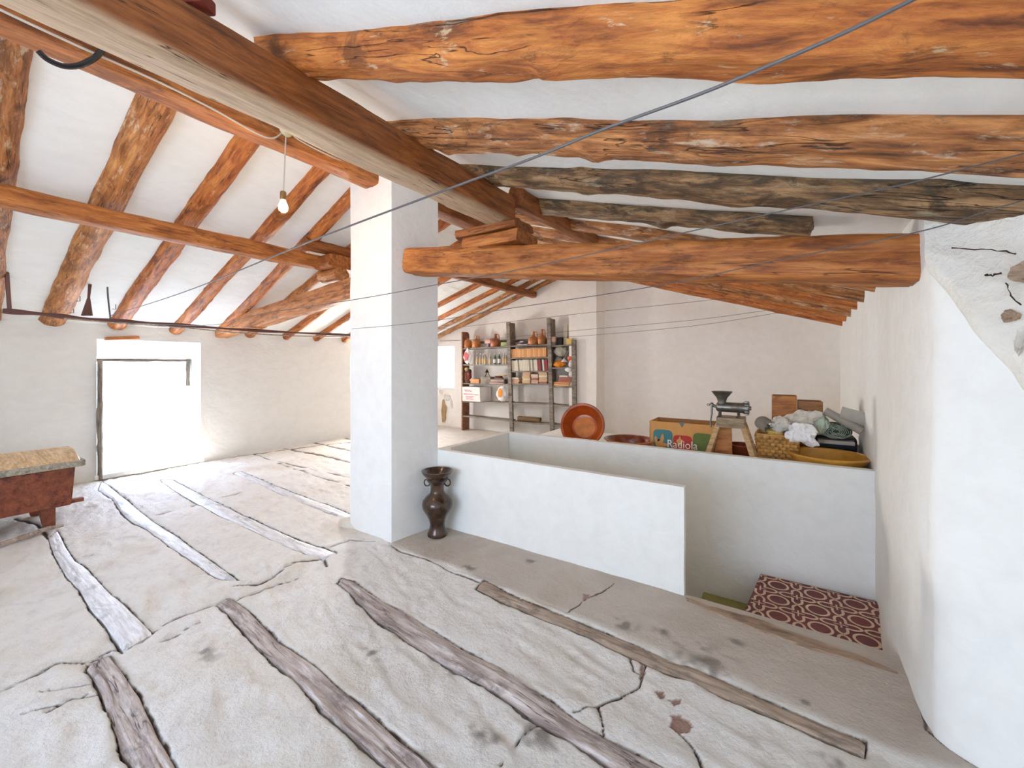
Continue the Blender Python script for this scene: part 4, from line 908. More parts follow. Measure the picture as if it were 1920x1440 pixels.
# ---------------------------------------------------------------- shelves against the gable wall
SY = 7.12; SB = 7.36
def SP(x, y, Y_=SY): return AY(x, y, Y_)
sh = root('shelving_unit', (-4.6, SY, 0), 'tall grey rustic wooden shelving unit against the gable wall', 'shelves')
def shl(p): return Vector(p) - sh.location
def board(name, a, b, y0, y1, th, m):
    """board with front edge between pixels a and b at y0"""
    p, q_ = SP(*a, y0), SP(*b, y0); bm = bmesh.new()
    bot = [(p.x, y0, p.z - th), (q_.x, y0, q_.z - th), (q_.x, y1, q_.z - th), (p.x, y1, p.z - th)]; top = [(v[0], v[1], v[2] + th) for v in bot]
    hexa(bm, [shl(v) for v in bot], [shl(v) for v in top], .003); return fin(name, bm, M[m], sh)
def post(name, top, bot, w, y0, y1, m, zb=None):
    p, q_ = SP(*top, y0), SP(*bot, y0); zb = q_.z if zb is None else zb; bm = bmesh.new()
    hexa(bm, [shl(v) for v in ((q_.x - w / 2, y0, zb), (q_.x + w / 2, y0, zb), (q_.x + w / 2, y1, zb), (q_.x - w / 2, y1, zb))], [shl(v) for v in ((p.x - w / 2, y0, p.z), (p.x + w / 2, y0, p.z), (p.x + w / 2, y1, p.z), (p.x - w / 2, y1, p.z))], .004); return fin(name, bm, M[m], sh)
# left side board with curved top
p = SP(866, 622); bm = bmesh.new(); n0 = 10; out = [(SY, 0.01)] + [(SY, p.z - .0)] + [(SY + .16 + .08 * math.sin(a), p.z - .09 + .09 * math.cos(a)) for a in [PI / 2 * k / 6 for k in range(7)]] + [(SB, .01)]
for xo in (-.012, .02):
    vs_ = [bm.verts.new(shl((p.x + xo, y_, z_))) for y_, z_ in out]; bm.faces.new(vs_)
bm.verts.ensure_lookup_table(); k = len(out)
for i in range(k): bm.faces.new((bm.verts[i], bm.verts[(i + 1) % k], bm.verts[k + (i + 1) % k], bm.verts[k + i]))
setp(fin('side_board', bm, M['shelf_brown'], sh), 'brown side board with rounded top')
for (tx, ty, bx, by, full) in ((952, 604, 959, 812, 1), (1028, 596, 1035, 800, 1), (1075, 637, 1077, 780, 0)):
    post('front_post', (tx, ty), (bx, by), .085, SY, SY + .05, 'shelf', .02)
    post('rear_post', (tx, ty + 4), (bx, by), .06, SB - .05, SB, 'shelf', .02)
    if full: # wide board between front and rear posts in the upper half
        p0 = SP(tx, ty); p1 = SP(tx + 2, 722); bm = bmesh.new()
        hexa(bm, [shl(v) for v in ((p1.x - .02, SY + .04, p1.z), (p1.x + .03, SY + .04, p1.z), (p1.x + .03, SB, p1.z), (p1.x - .02, SB, p1.z))], [shl(v) for v in ((p0.x - .02, SY + .04, p0.z - .01), (p0.x + .03, SY + .04, p0.z - .01), (p0.x + .03, SB, p0.z - .01), (p0.x - .02, SB, p0.z - .01))]); fin('partition', bm, M['shelf'], sh)
SHA = [((867, 653), (952, 649)), ((867, 683), (952, 683)), ((867, 718), (953, 720)), ((867, 752), (955, 754)), ((867, 779), (956, 788))]
SHB = [((956, 648), (1028, 645)), ((957, 671), (1029, 669)), ((957, 696), (1029, 695)), ((957, 719), (1030, 719)), ((958, 755), (1032, 757)), ((959, 790), (1034, 795))]
SHC = [((1030, 648), (1076, 645)), ((1031, 689), (1076, 688)), ((1032, 724), (1077, 724)), ((1033, 758), (1077, 762)), ((1035, 796), (1080, 799))]
for a, b in SHA + SHB + SHC: board('shelf', a, b, SY + .01, SB, .028, 'shelf')
bm = bmesh.new(); box(bm, shl((-4.62, SB + .02, 1.98)), (2.5, .02, .05)); fin('rear_rail', bm, M['shelf'], sh)
def zsh(row, x):
    (x0, y0), (x1, y1) = row; t = (x - x0) / (x1 - x0); return SP(x0 + (x1 - x0) * t, y0 + (y1 - y0) * t, SY + .01).z
def xs(x, Y_=SY + .08): return SP(x, 700, Y_).x
MP = lambda Y_, x=950: (AY(x, 700, Y_) - EYE).dot(_f) / FL     # metres per pixel there
mp = MP(SY + .1)

def lathe_thing(name, x, z, Y_, prof, m, label, cat, group=None, seg=24, parts=()):
    bm = bmesh.new(); lathe(bm, prof, seg)
    o = fin(name, bm, m, loc=(x, Y_, z)); setp(o, label, cat, group); return o
def jug(px_, row, wpx, hpx, m, label, handle=1, neck=.3):
    Y_ = SY + .12; r = wpx * mp / 2 * 1.0; h = hpx * mp; z = zsh(row, px_)
    o = root('jug', (xs(px_, Y_), Y_, z), label, 'jug', 'earthenware jugs on the top shelf')
    bm = bmesh.new(); hn = h * neck
    lathe(bm, [(0, 0), (r * .86, 0), (r * .93, h * .04), (r, h * .25), (r * .97, (h - hn) * .75), (r * .75, (h - hn) * .92), (r * .36, h - hn * .95), (r * .26, h - hn * .7), (r * .25, h * .95), (r * .31, h), (r * .18, h), (r * .18, h * .9), (0, h * .9)], 28); fin('body', bm, m, o)
    if handle:
        bm = bmesh.new(); tube(bm, [Vector((s_, 0, z_)) for s_, z_ in ((r * .25, h * .93), (r * .6, h * .97), (r * .85, h * .85), (r * .85, (h - hn) * .8))], .010, 8); fin('handle', bm, m, o)
    return o
jug(877, SHA[0], 17, 20, M['terra'], 'ribbed terracotta jug at the far left of the top shelf', 0, .12)
jug(893, SHA[0], 17, 24, M['terra'], 'terracotta jug with a looped handle second on the top shelf', 1, .30)
jug(929, SHA[0], 20, 25, M['terra2'], 'broad dark terracotta jug with thin neck beside the green tin', 1, .36)
jug(1000, SHB[0], 19, 24, M['terra'], 'round terracotta jug on the middle bay top shelf', 1, .38)
jug(1016, SHB[0], 15, 27, M['terra'], 'narrow terracotta jug leaning toward the tall post', 1, .40)
def sbox(name, x0, x1, z0, z1, m, label, cat, Y_=SY + .03, dp=.14, group=None, bev=.003):
    a = xs(x0, Y_); b = xs(x1, Y_); bm = bmesh.new(); box(bm, (0, dp / 2, (z1 - z0) / 2), (b - a, dp, z1 - z0), bev)
    return setp(fin(name, bm, m, loc=((a + b) / 2, Y_, z0)), label, cat, group)
z = zsh(SHA[0], 915)
lathe_thing('jar', xs(915.5), z, SY + .09, [(0, 0), (.032, 0), (.036, .01), (.036, .075), (.03, .082), (0, .082)], M['jar_violet'], 'small violet jar under a pale card on the top shelf', 'jar')
sbox('card_box', 909, 919, z + .083, z + .083 + 8 * mp, M['book_pink'], 'small pinkish card box balanced on the violet jar', 'box', SY + .06, .06)
sbox('tin', 939, 950, zsh(SHA[0], 944), zsh(SHA[0], 944) + 8 * mp, M['tin_green'], 'low green tin beside the broad jug on the top shelf', 'tin', SY + .06, .1, None, .01)
# red and white bag on the side board
def bag(name, cx_, zc, wx, hz, Y_, m, label, seed, dp=.10, top=.35):
    bm = bmesh.new(); bmesh.ops.create_icosphere(bm, subdivisions=4, radius=1)
    for v_ in bm.verts:
        x, y, z_ = v_.co; k = 1 - top * max(0, z_) ** 1.5; f = 1 + .22 * mn.noise(v_.co * 2.3 + Vector((seed, 0, 0))) + .10 * mn.noise(v_.co * 6 + Vector((0, seed, 0)))
        v_.co = Vector((x * k * wx / 2 * f, y * k * dp / 2 * f, z_ * hz / 2 * (1 + .12 * mn.noise(Vector((x * 4, y * 4, seed))))))
    return setp(fin(name, bm, m, loc=(cx_, Y_, zc)), label, 'bag')
p = SP(876, 667, SY - .02); b1 = bag('shopping_bag', p.x, p.z, 19 * mp, 32 * mp, SY - .01, M['white'], 'red and white diamond-shaped bag hanging at the left of the bottles', 3, .08, .8)
bm = bmesh.new(); c0 = bm.verts.new((0, -.062, -.02)); rg = [bm.verts.new((.062 * math.cos(a) * (1 + .3 * math.sin(5 * a)), -.052, -.02 + .095 * math.sin(a) * (1 + .2 * math.cos(3 * a)))) for a in [2 * PI * k / 24 for k in range(24)]]
for k in range(24): bm.faces.new((c0, rg[k], rg[(k + 1) % 24]))
fin('red_print', bm, M['pinkp'], b1)
# bottles
def bottle(x, row, h, r, m, label, capm='white'):
    o = root('glass_bottle', (xs(x, SY + .07), SY + .07, zsh(row, x)), label, 'bottle', 'glass bottles on the second shelf')
    bm = bmesh.new(); lathe(bm, [(0, 0), (r, 0), (r, h * .55), (r * .8, h * .66), (r * .33, h * .78), (r * .3, h * .9), (0, h * .9)], 16); fin('body', bm, m, o)
    bm = bmesh.new(); lathe(bm, [(0, h * .88), (r * .4, h * .88), (r * .4, h), (0, h)], 12); fin('cap', bm, M[capm], o)
    bm = bmesh.new(); lathe(bm, [(r * 1.02, h * .12), (r * 1.03, h * .12), (r * 1.03, h * .46), (r * 1.02, h * .46)], 16)
    fin('bottle_label', bm, M['book_tan'] if m is not M['glass_green'] else M['white'], o); return o
BX = [895, 901, 906, 910, 919, 928, 936, 945, 949.5]
BL = ['clear bottle at the left end of the bottle row, beside the red and white bag', 'second bottle from the left in the row', 'third bottle from the left in the row', 'fourth bottle from the left, next to a gap', 'middle bottle of the row just left of the green ones', 'green glass bottle left of the other green one', 'darker green glass bottle right of centre in the row', 'second bottle from the right end of the row', 'last bottle at the right end beside the tall post']
for k, x in enumerate(BX): bottle(x, SHA[1], (22 - (k % 3) * .8) * mp, .031 + .003 * (k % 2), M['glass_green'] if k in (5, 6) else M['glass'], BL[k])
# third shelf
z = zsh(SHA[2], 890)
fg = root('figurine', (xs(876, SY + .08), SY + .08, zsh(SHA[2], 876)), 'dark brown carved figurine group at the left end of the third shelf', 'figurine')
for nm, m_, (x_, z_, rx, rz_) in (('figure_body', 'leather', (-.02, .13, .06, .14)), ('figure_head', 'book_tan', (-.01, .30, .04, .045)), ('figure_arm', 'bark_red', (.06, .17, .05, .10)), ('figure_base', 'leather', (.0, .03, .09, .035)), ('figure_neck', 'book_black', (.075, .26, .03, .05))):
    bm = bmesh.new(); bmesh.ops.create_icosphere(bm, subdivisions=3, radius=1)
    for v_ in bm.verts: v_.co = Vector((v_.co.x * rx, v_.co.y * .05, v_.co.z * rz_ + z_)) * 1 + Vector((x_, 0, 0)) + v_.co * .02 * mn.noise(v_.co * 3 + Vector((x_, z_, 9)))
    fin(nm, bm, M[m_], fg)
sbox('orange_box', 882, 898, z, z + 8 * mp, M['book_orange'], 'small orange box on the third shelf left of the grey box', 'box', SY + .03, .1)
gb = sbox('grey_box', 901, 919, z, z + 13 * mp, M['shelf'], 'dark grey square box with a small stand on its lid', 'box', SY + .03, .16)
zt = z + 13 * mp; ln_ = root('tripod_lantern', (xs(913, SY + .1), SY + .1, zt), 'small black tripod lantern standing on the dark grey box', 'lantern')
for k in range(3):
    a = 2 * PI * k / 3 + .4; bm = bmesh.new(); tube(bm, [(.075 * math.cos(a), .05 * math.sin(a), 0), (.012 * math.cos(a), .012 * math.sin(a), .10)], .006, 6); fin('leg', bm, M['iron'], ln_)
bm = bmesh.new(); lathe(bm, [(0, .09), (.045, .09), (.03, .12), (.012, .145), (.008, .165), (0, .17)], 16); fin('cone', bm, M['iron'], ln_)
for k in range(4): sbox('magazine', 918 + k * .8 % 2, 948 - (k * 1.3) % 2, z + k * .026, z + k * .026 + .023, M[['book_pink', 'shelf', 'book_pink', 'book_greybr'][k]], ['lowest magazine of the flat pile on the third shelf', 'second magazine up in the flat pile on the third shelf', 'third magazine up in the flat pile on the third shelf', 'top magazine of the flat pile, under the brown belt coil'][k], 'magazine', SY + .02, .2, 'flat pile of magazines')
bm = bmesh.new(); pts = [Vector((.11 * math.cos(a) * (1 - a / 40), .06 * math.sin(a), .01 + a * .0035)) for a in [k * .35 for k in range(40)]]; tube(bm, pts, .012, 6)
setp(fin('belt', bm, M['leather'], loc=(xs(934), SY + .10, z + .11)), 'brown coiled leather belt lying on the magazine pile', 'belt')
sbox('orange_notebook', 935, 946, z + .17, z + .185, M['yellow_box'], 'small orange notebook on top of the belt coil', 'notebook', SY + .05, .1)
lathe_thing('black_jar', xs(950), zsh(SHA[2], 950) + 0, SY - .02 + .04, [(0, 0), (.028, 0), (.034, .02), (.03, .075), (.015, .09), (0, .09)], M['book_black'], 'little black pot at the right end of the third shelf', 'pot')
# fourth shelf: white carton and a bag
zc = zsh(SHA[3], 890); a = xs(867, SY - .04); b = xs(893, SY - .04); cxr = xs(911, SY + .22)
ct_ = root('white_carton', (a, SY - .04, zc), 'white carton with red lettering on the fourth shelf', 'box')
bm = bmesh.new(); h_ = 28 * mp; w_ = (b - a) * 1.28; hexa(bm, [(0, 0, 0), (w_, 0, 0), (w_ + .10, .26, 0), (.10, .26, 0)], [(-.01, 0, h_), (w_ - .02, 0, h_), (w_ + .10, .26, h_ * 1.02), (.10, .26, h_ * 1.02)], .003); fin('carton', bm, M['whitecard'], ct_)
bm = bmesh.new()
for k, (u0, u1, zz) in enumerate(((.12, .50, .78), (.15, .55, .70), (.06, .62, .50), (.66, .92, .48), (.20, .66, .34), (.22, .60, .26), (.22, .62, .16))):
    x_ = u0
    while x_ < u1 - .02:
        box(bm, ((x_ + .018) * w_, -.004, zz * h_), (.026 * w_ * random.uniform(.6, 1.1), .003, .05 * h_ if k != 2 else .07 * h_), 0); x_ += .052
fin('red_lettering', bm, M['pinkp'], ct_, smooth=False)
p = SP(941, 738, SY - .02); b2 = bag('shopping_bag', p.x, p.z, 25 * mp, 29 * mp, SY + .0, M['white'], 'white plastic bag with an orange print on the fourth shelf', 9, .14, .25)
bm = bmesh.new(); c0 = bm.verts.new((-.01, -.092, .03)); rg = [bm.verts.new((-.01 + .06 * math.cos(a), -.075, .03 + .09 * math.sin(a) * (1.2 if math.sin(a) < 0 else .9))) for a in [2 * PI * k / 24 for k in range(24)]]
for k in range(24): bm.faces.new((c0, rg[k], rg[(k + 1) % 24]))
fin('orange_print', bm, M['orangep'], b2)
# middle bay top shelf: shoes
z = zsh(SHB[0], 980); 
sbox('folded_paper', 970, 989, z, z + .02, M['book_pink'], 'pale folded papers under the navy slippers', 'papers', SY + .02, .16)
bm = bmesh.new(); bmesh.ops.create_icosphere(bm, subdivisions=3, radius=1, matrix=Matrix.Diagonal((.11, .06, .04, 1))); 
for v_ in bm.verts: v_.co.z += .012 * mn.noise(v_.co * 20)
sl = setp(fin('slipper', bm, M['navy'], loc=(xs(980), SY + .1, z + .062)), 'navy slipper with a white strap on the middle bay top shelf', 'slipper')
bm = bmesh.new(); box(bm, (0, -.055, .01), (.07, .02, .018), .005); fin('strap', bm, M['white'], sl)
# book rows
ORD = 'first second third fourth fifth sixth seventh eighth ninth tenth eleventh twelfth thirteenth fourteenth fifteenth sixteenth seventeenth eighteenth nineteenth twentieth'.split()
def nth(k, n, unit='the left post', other='the right post'):
    return f'{ORD[k]} from {unit}' if k <= n // 2 else f'{ORD[n - 1 - k]} from {other}'
def book(x, z, Y_, w, h, dp, m, label, cat, group, lean=0, flat=False):
    me_key = (round(w, 4), round(h, 4), round(dp, 3)); bm = bmesh.new(); box(bm, (0, dp / 2, h / 2), (w, dp, h), .0015)
    o = fin('paperback' if not flat else 'book', bm, m, loc=(x, Y_, z)); o.rotation_euler = (0, lean, 0); return setp(o, label, cat, group)
random.seed(21)
xa, xb = xs(959, SY + .05), xs(1025, SY + .05); x = xa; nb = 22; w = (xb - xa) / nb
for k in range(nb):
    t = (k + .5) / nb; px_ = 959 + 66 * t
    book(xa + w * (k + .5) + .02 * (1 - t), zsh(SHB[1], px_), SY + .03, w * .93, (16.2 + random.uniform(-.5, .5)) * mp, .13, M[random.choice(['book_orange', 'book_orange', 'book_orange2'])], 'orange paperback in the orange row, ' + nth(k, nb), 'book', 'orange paperbacks in the middle bay', -.10 * (1 - t) if k else -.12)
xa, xb = xs(961, SY + .05), xs(1028, SY + .05); nb = 22; w = (xb - xa) / nb
for k in range(nb):
    t = (k + .5) / nb; px_ = 961 + 66 * t; mm = 'book_cream'
    lb, gp = 'cream paperback in the row below the orange ones, ' + nth(k, nb), 'cream paperbacks in the middle bay'
    if k in (4, 11, 13): mm, lb, gp = 'book_greybr', 'grey-brown book among the cream paperbacks, ' + nth(k, nb), 'grey-brown books in the cream row'
    if k in (16, 17, 20, 21): mm, lb, gp = 'book_red', 'dark red book in the cream row, ' + nth(k, nb), 'dark red books in the middle bay'
    if k in (18,): mm, lb, gp = 'book_black', 'black book among the dark red ones', None
    if k == 19: lb, gp = 'lone cream book standing among the dark red ones', None
    book(xa + w * (k + .5) + .0, zsh(SHB[2], min(px_, 1028)), SY + .03, w * .9, (20 + random.uniform(-.7, .7)) * mp, .15, M[mm], lb, 'book', gp, -.09)
# stacks on the fourth level of the middle bay
def stack(x0, x1, row, hts, cols, label, group, Y_=SY + .02, jit=1.5):
    z = zsh(row, (x0 + x1) / 2)
    for k, (h, c) in enumerate(zip(hts, cols)):
        nn_ = len(hts); lab = label + (', bottom one' if k == 0 else ', topmost one' if k == nn_ - 1 else f', {ORD[k]} from the bottom')
        a = xs(x0 + random.uniform(0, jit), Y_); b = xs(x1 - random.uniform(0, jit), Y_); bm = bmesh.new(); box(bm, (0, .085, h * mp / 2), (b - a, .17, h * mp * .93), .002)
        setp(fin('book', bm, M[c], loc=((a + b) / 2, Y_ + random.uniform(0, .015), z)), lab, 'book', group); z += h * mp
S_ = 'stacked books on the fourth middle shelf'
stack(957, 973, SHB[3], (3, 3, 2.5, 2.5), ('book_tan', 'book_pink', 'book_pink', 'book_cream'), 'pinkish book in the low stack nearest the tall left post', 'low stack of books by the post')
stack(978, 994, SHB[3], (3, 3, 3, 3, 3, 2.6, 2.6, 1.8), ('book_tan', 'book_tan', 'book_cream', 'book_tan', 'book_tan', 'book_pink', 'book_tan', 'book_pink'), 'tan book in the tall stack left of centre', 'tall stack of tan books')
stack(995, 1009, SHB[3], (3, 3, 3, 3, 3, 1.6), ('book_pink', 'book_pink', 'book_brick', 'book_pink', 'book_cream', 'book_pink'), 'pink book in the stack right of the tall tan stack', 'stack of pink books')
stack(1009, 1026, SHB[3], (2.5, 2, 3.4, 3.4, 3.2, 2.6, 2.5), ('book_brick', 'book_pink', 'book_tan', 'book_tan', 'book_cream', 'book_tan', 'book_tan'), 'pale tan book in the stack against the second tall post', 'stack of pale books by the second post')
stack(1035, 1070, SHC[2], (3.5, 3.5), ('book_orange2', 'book_orange'), 'wide orange folder at the bottom of the right bay stack', 'orange folders in the right bay', jit=4)
z = zsh(SHC[2], 1055) + 7 * mp
for k, (h, c, x0, x1, lb) in enumerate(((3.0, 'book_brick', 1047, 1071, 'dark brick-red book on the orange folders'), (5.5, 'book_brick', 1048, 1071, 'thick brick-red book in the right bay stack'), (2.4, 'whitecard', 1049, 1064, 'thin white booklet topping the right bay stack'))):
    sbox('book', x0, x1, z, z + h * mp, M[c], lb, 'book', SY + .03, .15); z += h * mp + .001
# lower shelf of the middle bay: rolled tan mat
p = SP(993, 788, SY + .1); o_ = root('rolled_sack', (p.x, SY + .10, zsh(SHB[5], 993)), 'rolled tan sacking lying on the lowest middle shelf', 'roll')
bm = bmesh.new(); hw = 23 * mp
P_ = [(r_ * math.cos(a), r_ * .9 * math.sin(a)) for a, r_ in [(k * .35, .014 + .0017 * k) for k in range(32)]]
rows = [[bm.verts.new((xx, yy, zz + .058)) for yy, zz in P_] for xx in (-hw, -hw * .5, 0, hw * .5, hw)]
for ra, rb in zip(rows, rows[1:]):
    for k in range(len(P_) - 1): bm.faces.new((ra[k], ra[k + 1], rb[k + 1], rb[k]))
bmesh.ops.solidify(bm, geom=bm.faces[:], thickness=.005); fin('roll', bm, M['mat_tan'], o_)
# right bay
z = zsh(SHC[0], 1036)
sbox('two_tone_box', 1032, 1040.5, z, z + 6 * mp, M['shelf'], 'dark lower box at the left of the right bay top shelf', 'box', SY + .02, .1)
sbox('pink_box', 1032, 1040.5, z + 6 * mp + .001, z + 15 * mp, M['book_pink'], 'pink cube box stacked on the dark box on the right bay top', 'box', SY + .02, .1)
sbox('radio', 1041.5, 1053, z, z + 14 * mp, M['book_black'], 'small black radio on the right bay top shelf', 'radio', SY + .08, .08)
zz = zsh(SHC[0], 1058)
for k, (dx, hh) in enumerate(((0, 33), (3.2, 36))):
    bm = bmesh.new(); box(bm, (0, 0, hh * mp / 2), (.03, .02, hh * mp), .002, Matrix.Rotation(.04 * k, 4, 'Y')); setp(fin('wood_strip', bm, M['book_cream'], loc=(xs(1056 + dx), SY + .14, zz)), ['shorter pale wooden slat standing on the right bay top', 'taller pale wooden slat standing on the right bay top'][k], 'slat')
sbox('yellow_box', 1062, 1073, zz, zz + 10.5 * mp, M['yellow_box'], 'yellow box at the right end of the top shelf', 'box', SY + .02, .12)
p = SP(1050, 658, SY + .08); bag('plastic_bag', p.x, p.z, 24 * mp, 19 * mp, SY + .10, M['mat_grey'], 'translucent grey plastic bag filling the upper right bay', 5, .14, .1)
p = SP(1047, 675, SY + .1); bag('cloth_bundle', p.x, p.z - .02, 18 * mp, 20 * mp, SY + .13, M['book_greybr'], 'grey-brown cloth bundle behind the orange cloth', 6, .12, .5)
p = SP(1048, 682, SY + .04); oc = bag('orange_cloth', p.x, zsh(SHC[1], 1048) + .06, 22 * mp, 11 * mp, SY + .06, M['orange_cloth'], 'bright orange folded cloth on the second shelf of the right bay', 7, .14, .3)
o_ = root('funnel', (xs(1058), SY + .08, zsh(SHC[1], 1058) + .10), 'white funnel with a slanted handle leaning among the orange things', 'funnel')
bm = bmesh.new(); lathe(bm, [(.07, 0), (.062, .01), (.02, .055), (.012, .075), (0, .075)], 18); fin('cone', bm, M['white'], o_)
bm = bmesh.new(); tube(bm, [(.01, 0, .06), (.10, 0, .24)], .009, 8); fin('handle', bm, M['cast'], o_)
p = SP(1070, 672, SY + .1); bag('coral_bottle', p.x, p.z, 11 * mp, 15 * mp, SY + .10, M['redthing'], 'coral red plastic container beside the right post', 8, .10, .2)
p = SP(1070, 682, SY + .03); bag('white_cup', p.x, zsh(SHC[1], 1070) + .05, 8 * mp, 10 * mp, SY + .04, M['white'], 'small white cup at the right end of the orange shelf', 12, .08, .1)
p = SP(1066, 693, SY + .03); bag('white_pouch', p.x, p.z, 12 * mp, 8 * mp, SY + .02, M['white'], 'white pouch drooping under the second shelf of the right bay', 13, .06, .1)

# ---------------------------------------------------------------- things on the ledge behind the stair wall
def bowl_prof(R_, h, th=.014, rim=.02, base=.5):
    return [(0, 0), (R_ * base, 0), (R_ * (base + .12), h * .12), (R_ * .86, h * .62), (R_ * .97, h * .86), (R_, h * .9), (R_ + .004, h * .96), (R_ - .004, h), (R_ - rim, h * .98), (R_ * .86 - th, h * .72), (R_ * (base + .1) - th * .3, th * 1.6), (R_ * base * .9, th), (0, th)]
def bowl(name, loc, R_, h, mo, mi, label, base=.5, rot=None, rim=.025):
    o = root(name, loc, label, 'bowl'); pr = bowl_prof(R_, h, .014, rim, base)
    bm = bmesh.new(); lathe(bm, pr[:8], 56)
    bmesh.ops.delete(bm, geom=[f for f in bm.faces if len(f.verts) > 8], context='FACES_ONLY'); fin('bowl_body', bm, mo, o)
    bm = bmesh.new(); lathe(bm, pr[7:], 56)
    for f in [f for f in bm.faces if len(f.verts) > 8]: bmesh.ops.delete(bm, geom=[f], context='FACES_ONLY')
    fin('bowl_inside', bm, mi, o)
    if rot: o.rotation_euler = rot
    return o
# leaning basin
Yb = 4.42; m1 = MP(Yb, 1092); c = AY(1092, 797, Yb)
lb_ = bowl('leaning_basin', c, 41 * m1, .17, M['glaze_dark'], M['glaze'], 'large red-brown glazed basin tipped on its rim beside the shelves', .50)
nrm = Vector((.20, -.93, .32)).normalized()
lb_.rotation_mode = 'QUATERNION'; lb_.rotation_quaternion = nrm.to_track_quat('Z', 'Y'); lb_.location = c - nrm * .15
bm = bmesh.new(); lathe(bm, [(41 * m1 * .50, .0165), (.0, .0165)], 40); bmesh.ops.delete(bm, geom=[f for f in bm.faces if len(f.verts) > 8], context='FACES_ONLY'); setp(fin('basin_floor', bm, M['glaze_orange'], lb_), 'orange glazed bottom of the basin')
# flat terracotta bowl
Yb = 4.5; m1 = MP(Yb, 1177); c = AY(1180, 822, Yb)
bowl('terracotta_basin', (c.x, Yb, PZ), 46 * m1, c.z - PZ, M['terra'], M['glaze_dark'], 'shallow terracotta basin with dark glazed inside between the tipped basin and the carton', .7)
# Radiola carton
Yb = 4.50; fl_ = AY(1218, 788, Yb); fr_ = AY(1363, 800, Yb); top = fl_.z - .005; wdt = fr_.x - fl_.x; dpt = .36
rc = root('cardboard_carton', (fl_.x, Yb, PZ), 'open cardboard carton printed Radiola with coloured squares', 'box'); h_ = top - PZ
for nm, c_, s_, m_ in (('front_panel', (wdt / 2, .003, h_ / 2), (wdt, .006, h_), 'card'), ('back_panel', (wdt / 2, dpt, h_ / 2 + .0), (wdt, .006, h_), 'card_in'), ('side_panel', (.003, dpt / 2, h_ / 2), (.006, dpt, h_), 'card'), ('side_panel', (wdt - .003, dpt / 2, h_ / 2), (.006, dpt, h_), 'card'), ('bottom_panel', (wdt / 2, dpt / 2, .004), (wdt, dpt, .006), 'card_in')):
    bm = bmesh.new(); box(bm, c_, s_, .001); fin(nm, bm, M[m_], rc)
bm = bmesh.new(); box(bm, (wdt * .52, dpt * .5, h_ * .72), (wdt * .9, dpt * .85, .02), .004); fin('inner_flap', bm, M['card_in'], rc)
mc = MP(Yb, 1270)
def rsq(x0, x1, y0, y1, m_, nm):
    p0 = AY(x0, y0, Yb) - rc.location; p1 = AY(x1, y1, Yb) - rc.location; w2, h2 = p1.x - p0.x, p0.z - p1.z; bm = bmesh.new(); c_ = Vector(((p0.x + p1.x) / 2, -.002, (p0.z + p1.z) / 2)); vs_ = []
    for k in range(40):
        a = 2 * PI * k / 40; e = 5; f = (abs(math.cos(a)) ** e + abs(math.sin(a)) ** e) ** (-1 / e); vs_.append(bm.verts.new(c_ + Vector((w2 / 2 * f * math.cos(a), 0, h2 / 2 * f * math.sin(a)))))
    f_ = bm.faces.new(vs_); r_ = bmesh.ops.extrude_face_region(bm, geom=[f_]); bmesh.ops.translate(bm, verts=[g for g in r_['geom'] if isinstance(g, bmesh.types.BMVert)], vec=(0, -.0015, 0)); return fin(nm, bm, M[m_], rc, smooth=False)
rsq(1225, 1261, 804, 842, 'teal', 'teal_square'); rsq(1262, 1298, 815, 852, 'redp', 'red_square'); rsq(1299, 1337, 811, 858, 'greenp', 'green_square')
def poly_print(pts, m_, nm, y=-.005):
    bm = bmesh.new(); vs_ = [bm.verts.new(Vector(((AY(x, yy, Yb) - rc.location).x, y, (AY(x, yy, Yb) - rc.location).z))) for x, yy in pts]; f_ = bm.faces.new(vs_); bmesh.ops.triangulate(bm, faces=[f_]); return fin(nm, bm, M[m_], rc, smooth=False)
poly_print([(1227, 820), (1230, 817), (1233, 822), (1233, 828), (1238, 825), (1240, 816), (1244, 813), (1245, 822), (1243, 830), (1252, 832), (1252, 836), (1243, 838), (1243, 842), (1235, 842), (1230, 834)], 'card', 'pale_figure')
poly_print([(1268, 826), (1273, 822), (1275, 817), (1277, 823), (1283, 827), (1278, 829), (1276, 838), (1271, 834)], 'card', 'pale_figure')
poly_print([(1272, 791), (1285, 792), (1279, 802)], 'greyp', 'grey_notch', -.001)
tcu = bpy.data.curves.new('t', 'FONT'); tcu.body = 'Radiola'; tcu.size = 1; tcu.extrude = .002
try:
    for fp in ('/usr/share/fonts/truetype/dejavu/DejaVuSerif.ttf',): pass
except Exception: pass
to = bpy.data.objects.new('t', tcu); COL.objects.link(to); bpy.context.view_layer.update(); dg = bpy.context.evaluated_depsgraph_get(); tme = bpy.data.meshes.new_from_object(to.evaluated_get(dg)); bpy.data.objects.remove(to)
xs_ = [v_.co.x for v_ in tme.vertices]; k_ = (AY(1308, 840, Yb).x - AY(1252, 840, Yb).x) / (max(xs_) - min(xs_))
x_off = (AY(1252, 840, Yb) - rc.location).x; z0_ = (AY(1252, 838, Yb) - rc.location).z; z1_ = (AY(1308, 843, Yb) - rc.location).z
for v_ in tme.vertices:
    x_ = (v_.co.x - min(xs_)) * k_; tt = x_ / ((max(xs_) - min(xs_)) * k_); v_.co = Vector((x_off + x_, -.007 - v_.co.z * .3, z0_ + (z1_ - z0_) * tt + v_.co.y * k_ * 1.12))
tme.materials.clear(); link('lettering', tme, M['whitep'], rc, False)
bm = bmesh.new(); box(bm, (0, .02, .0), (.62, .10, .02), .004)

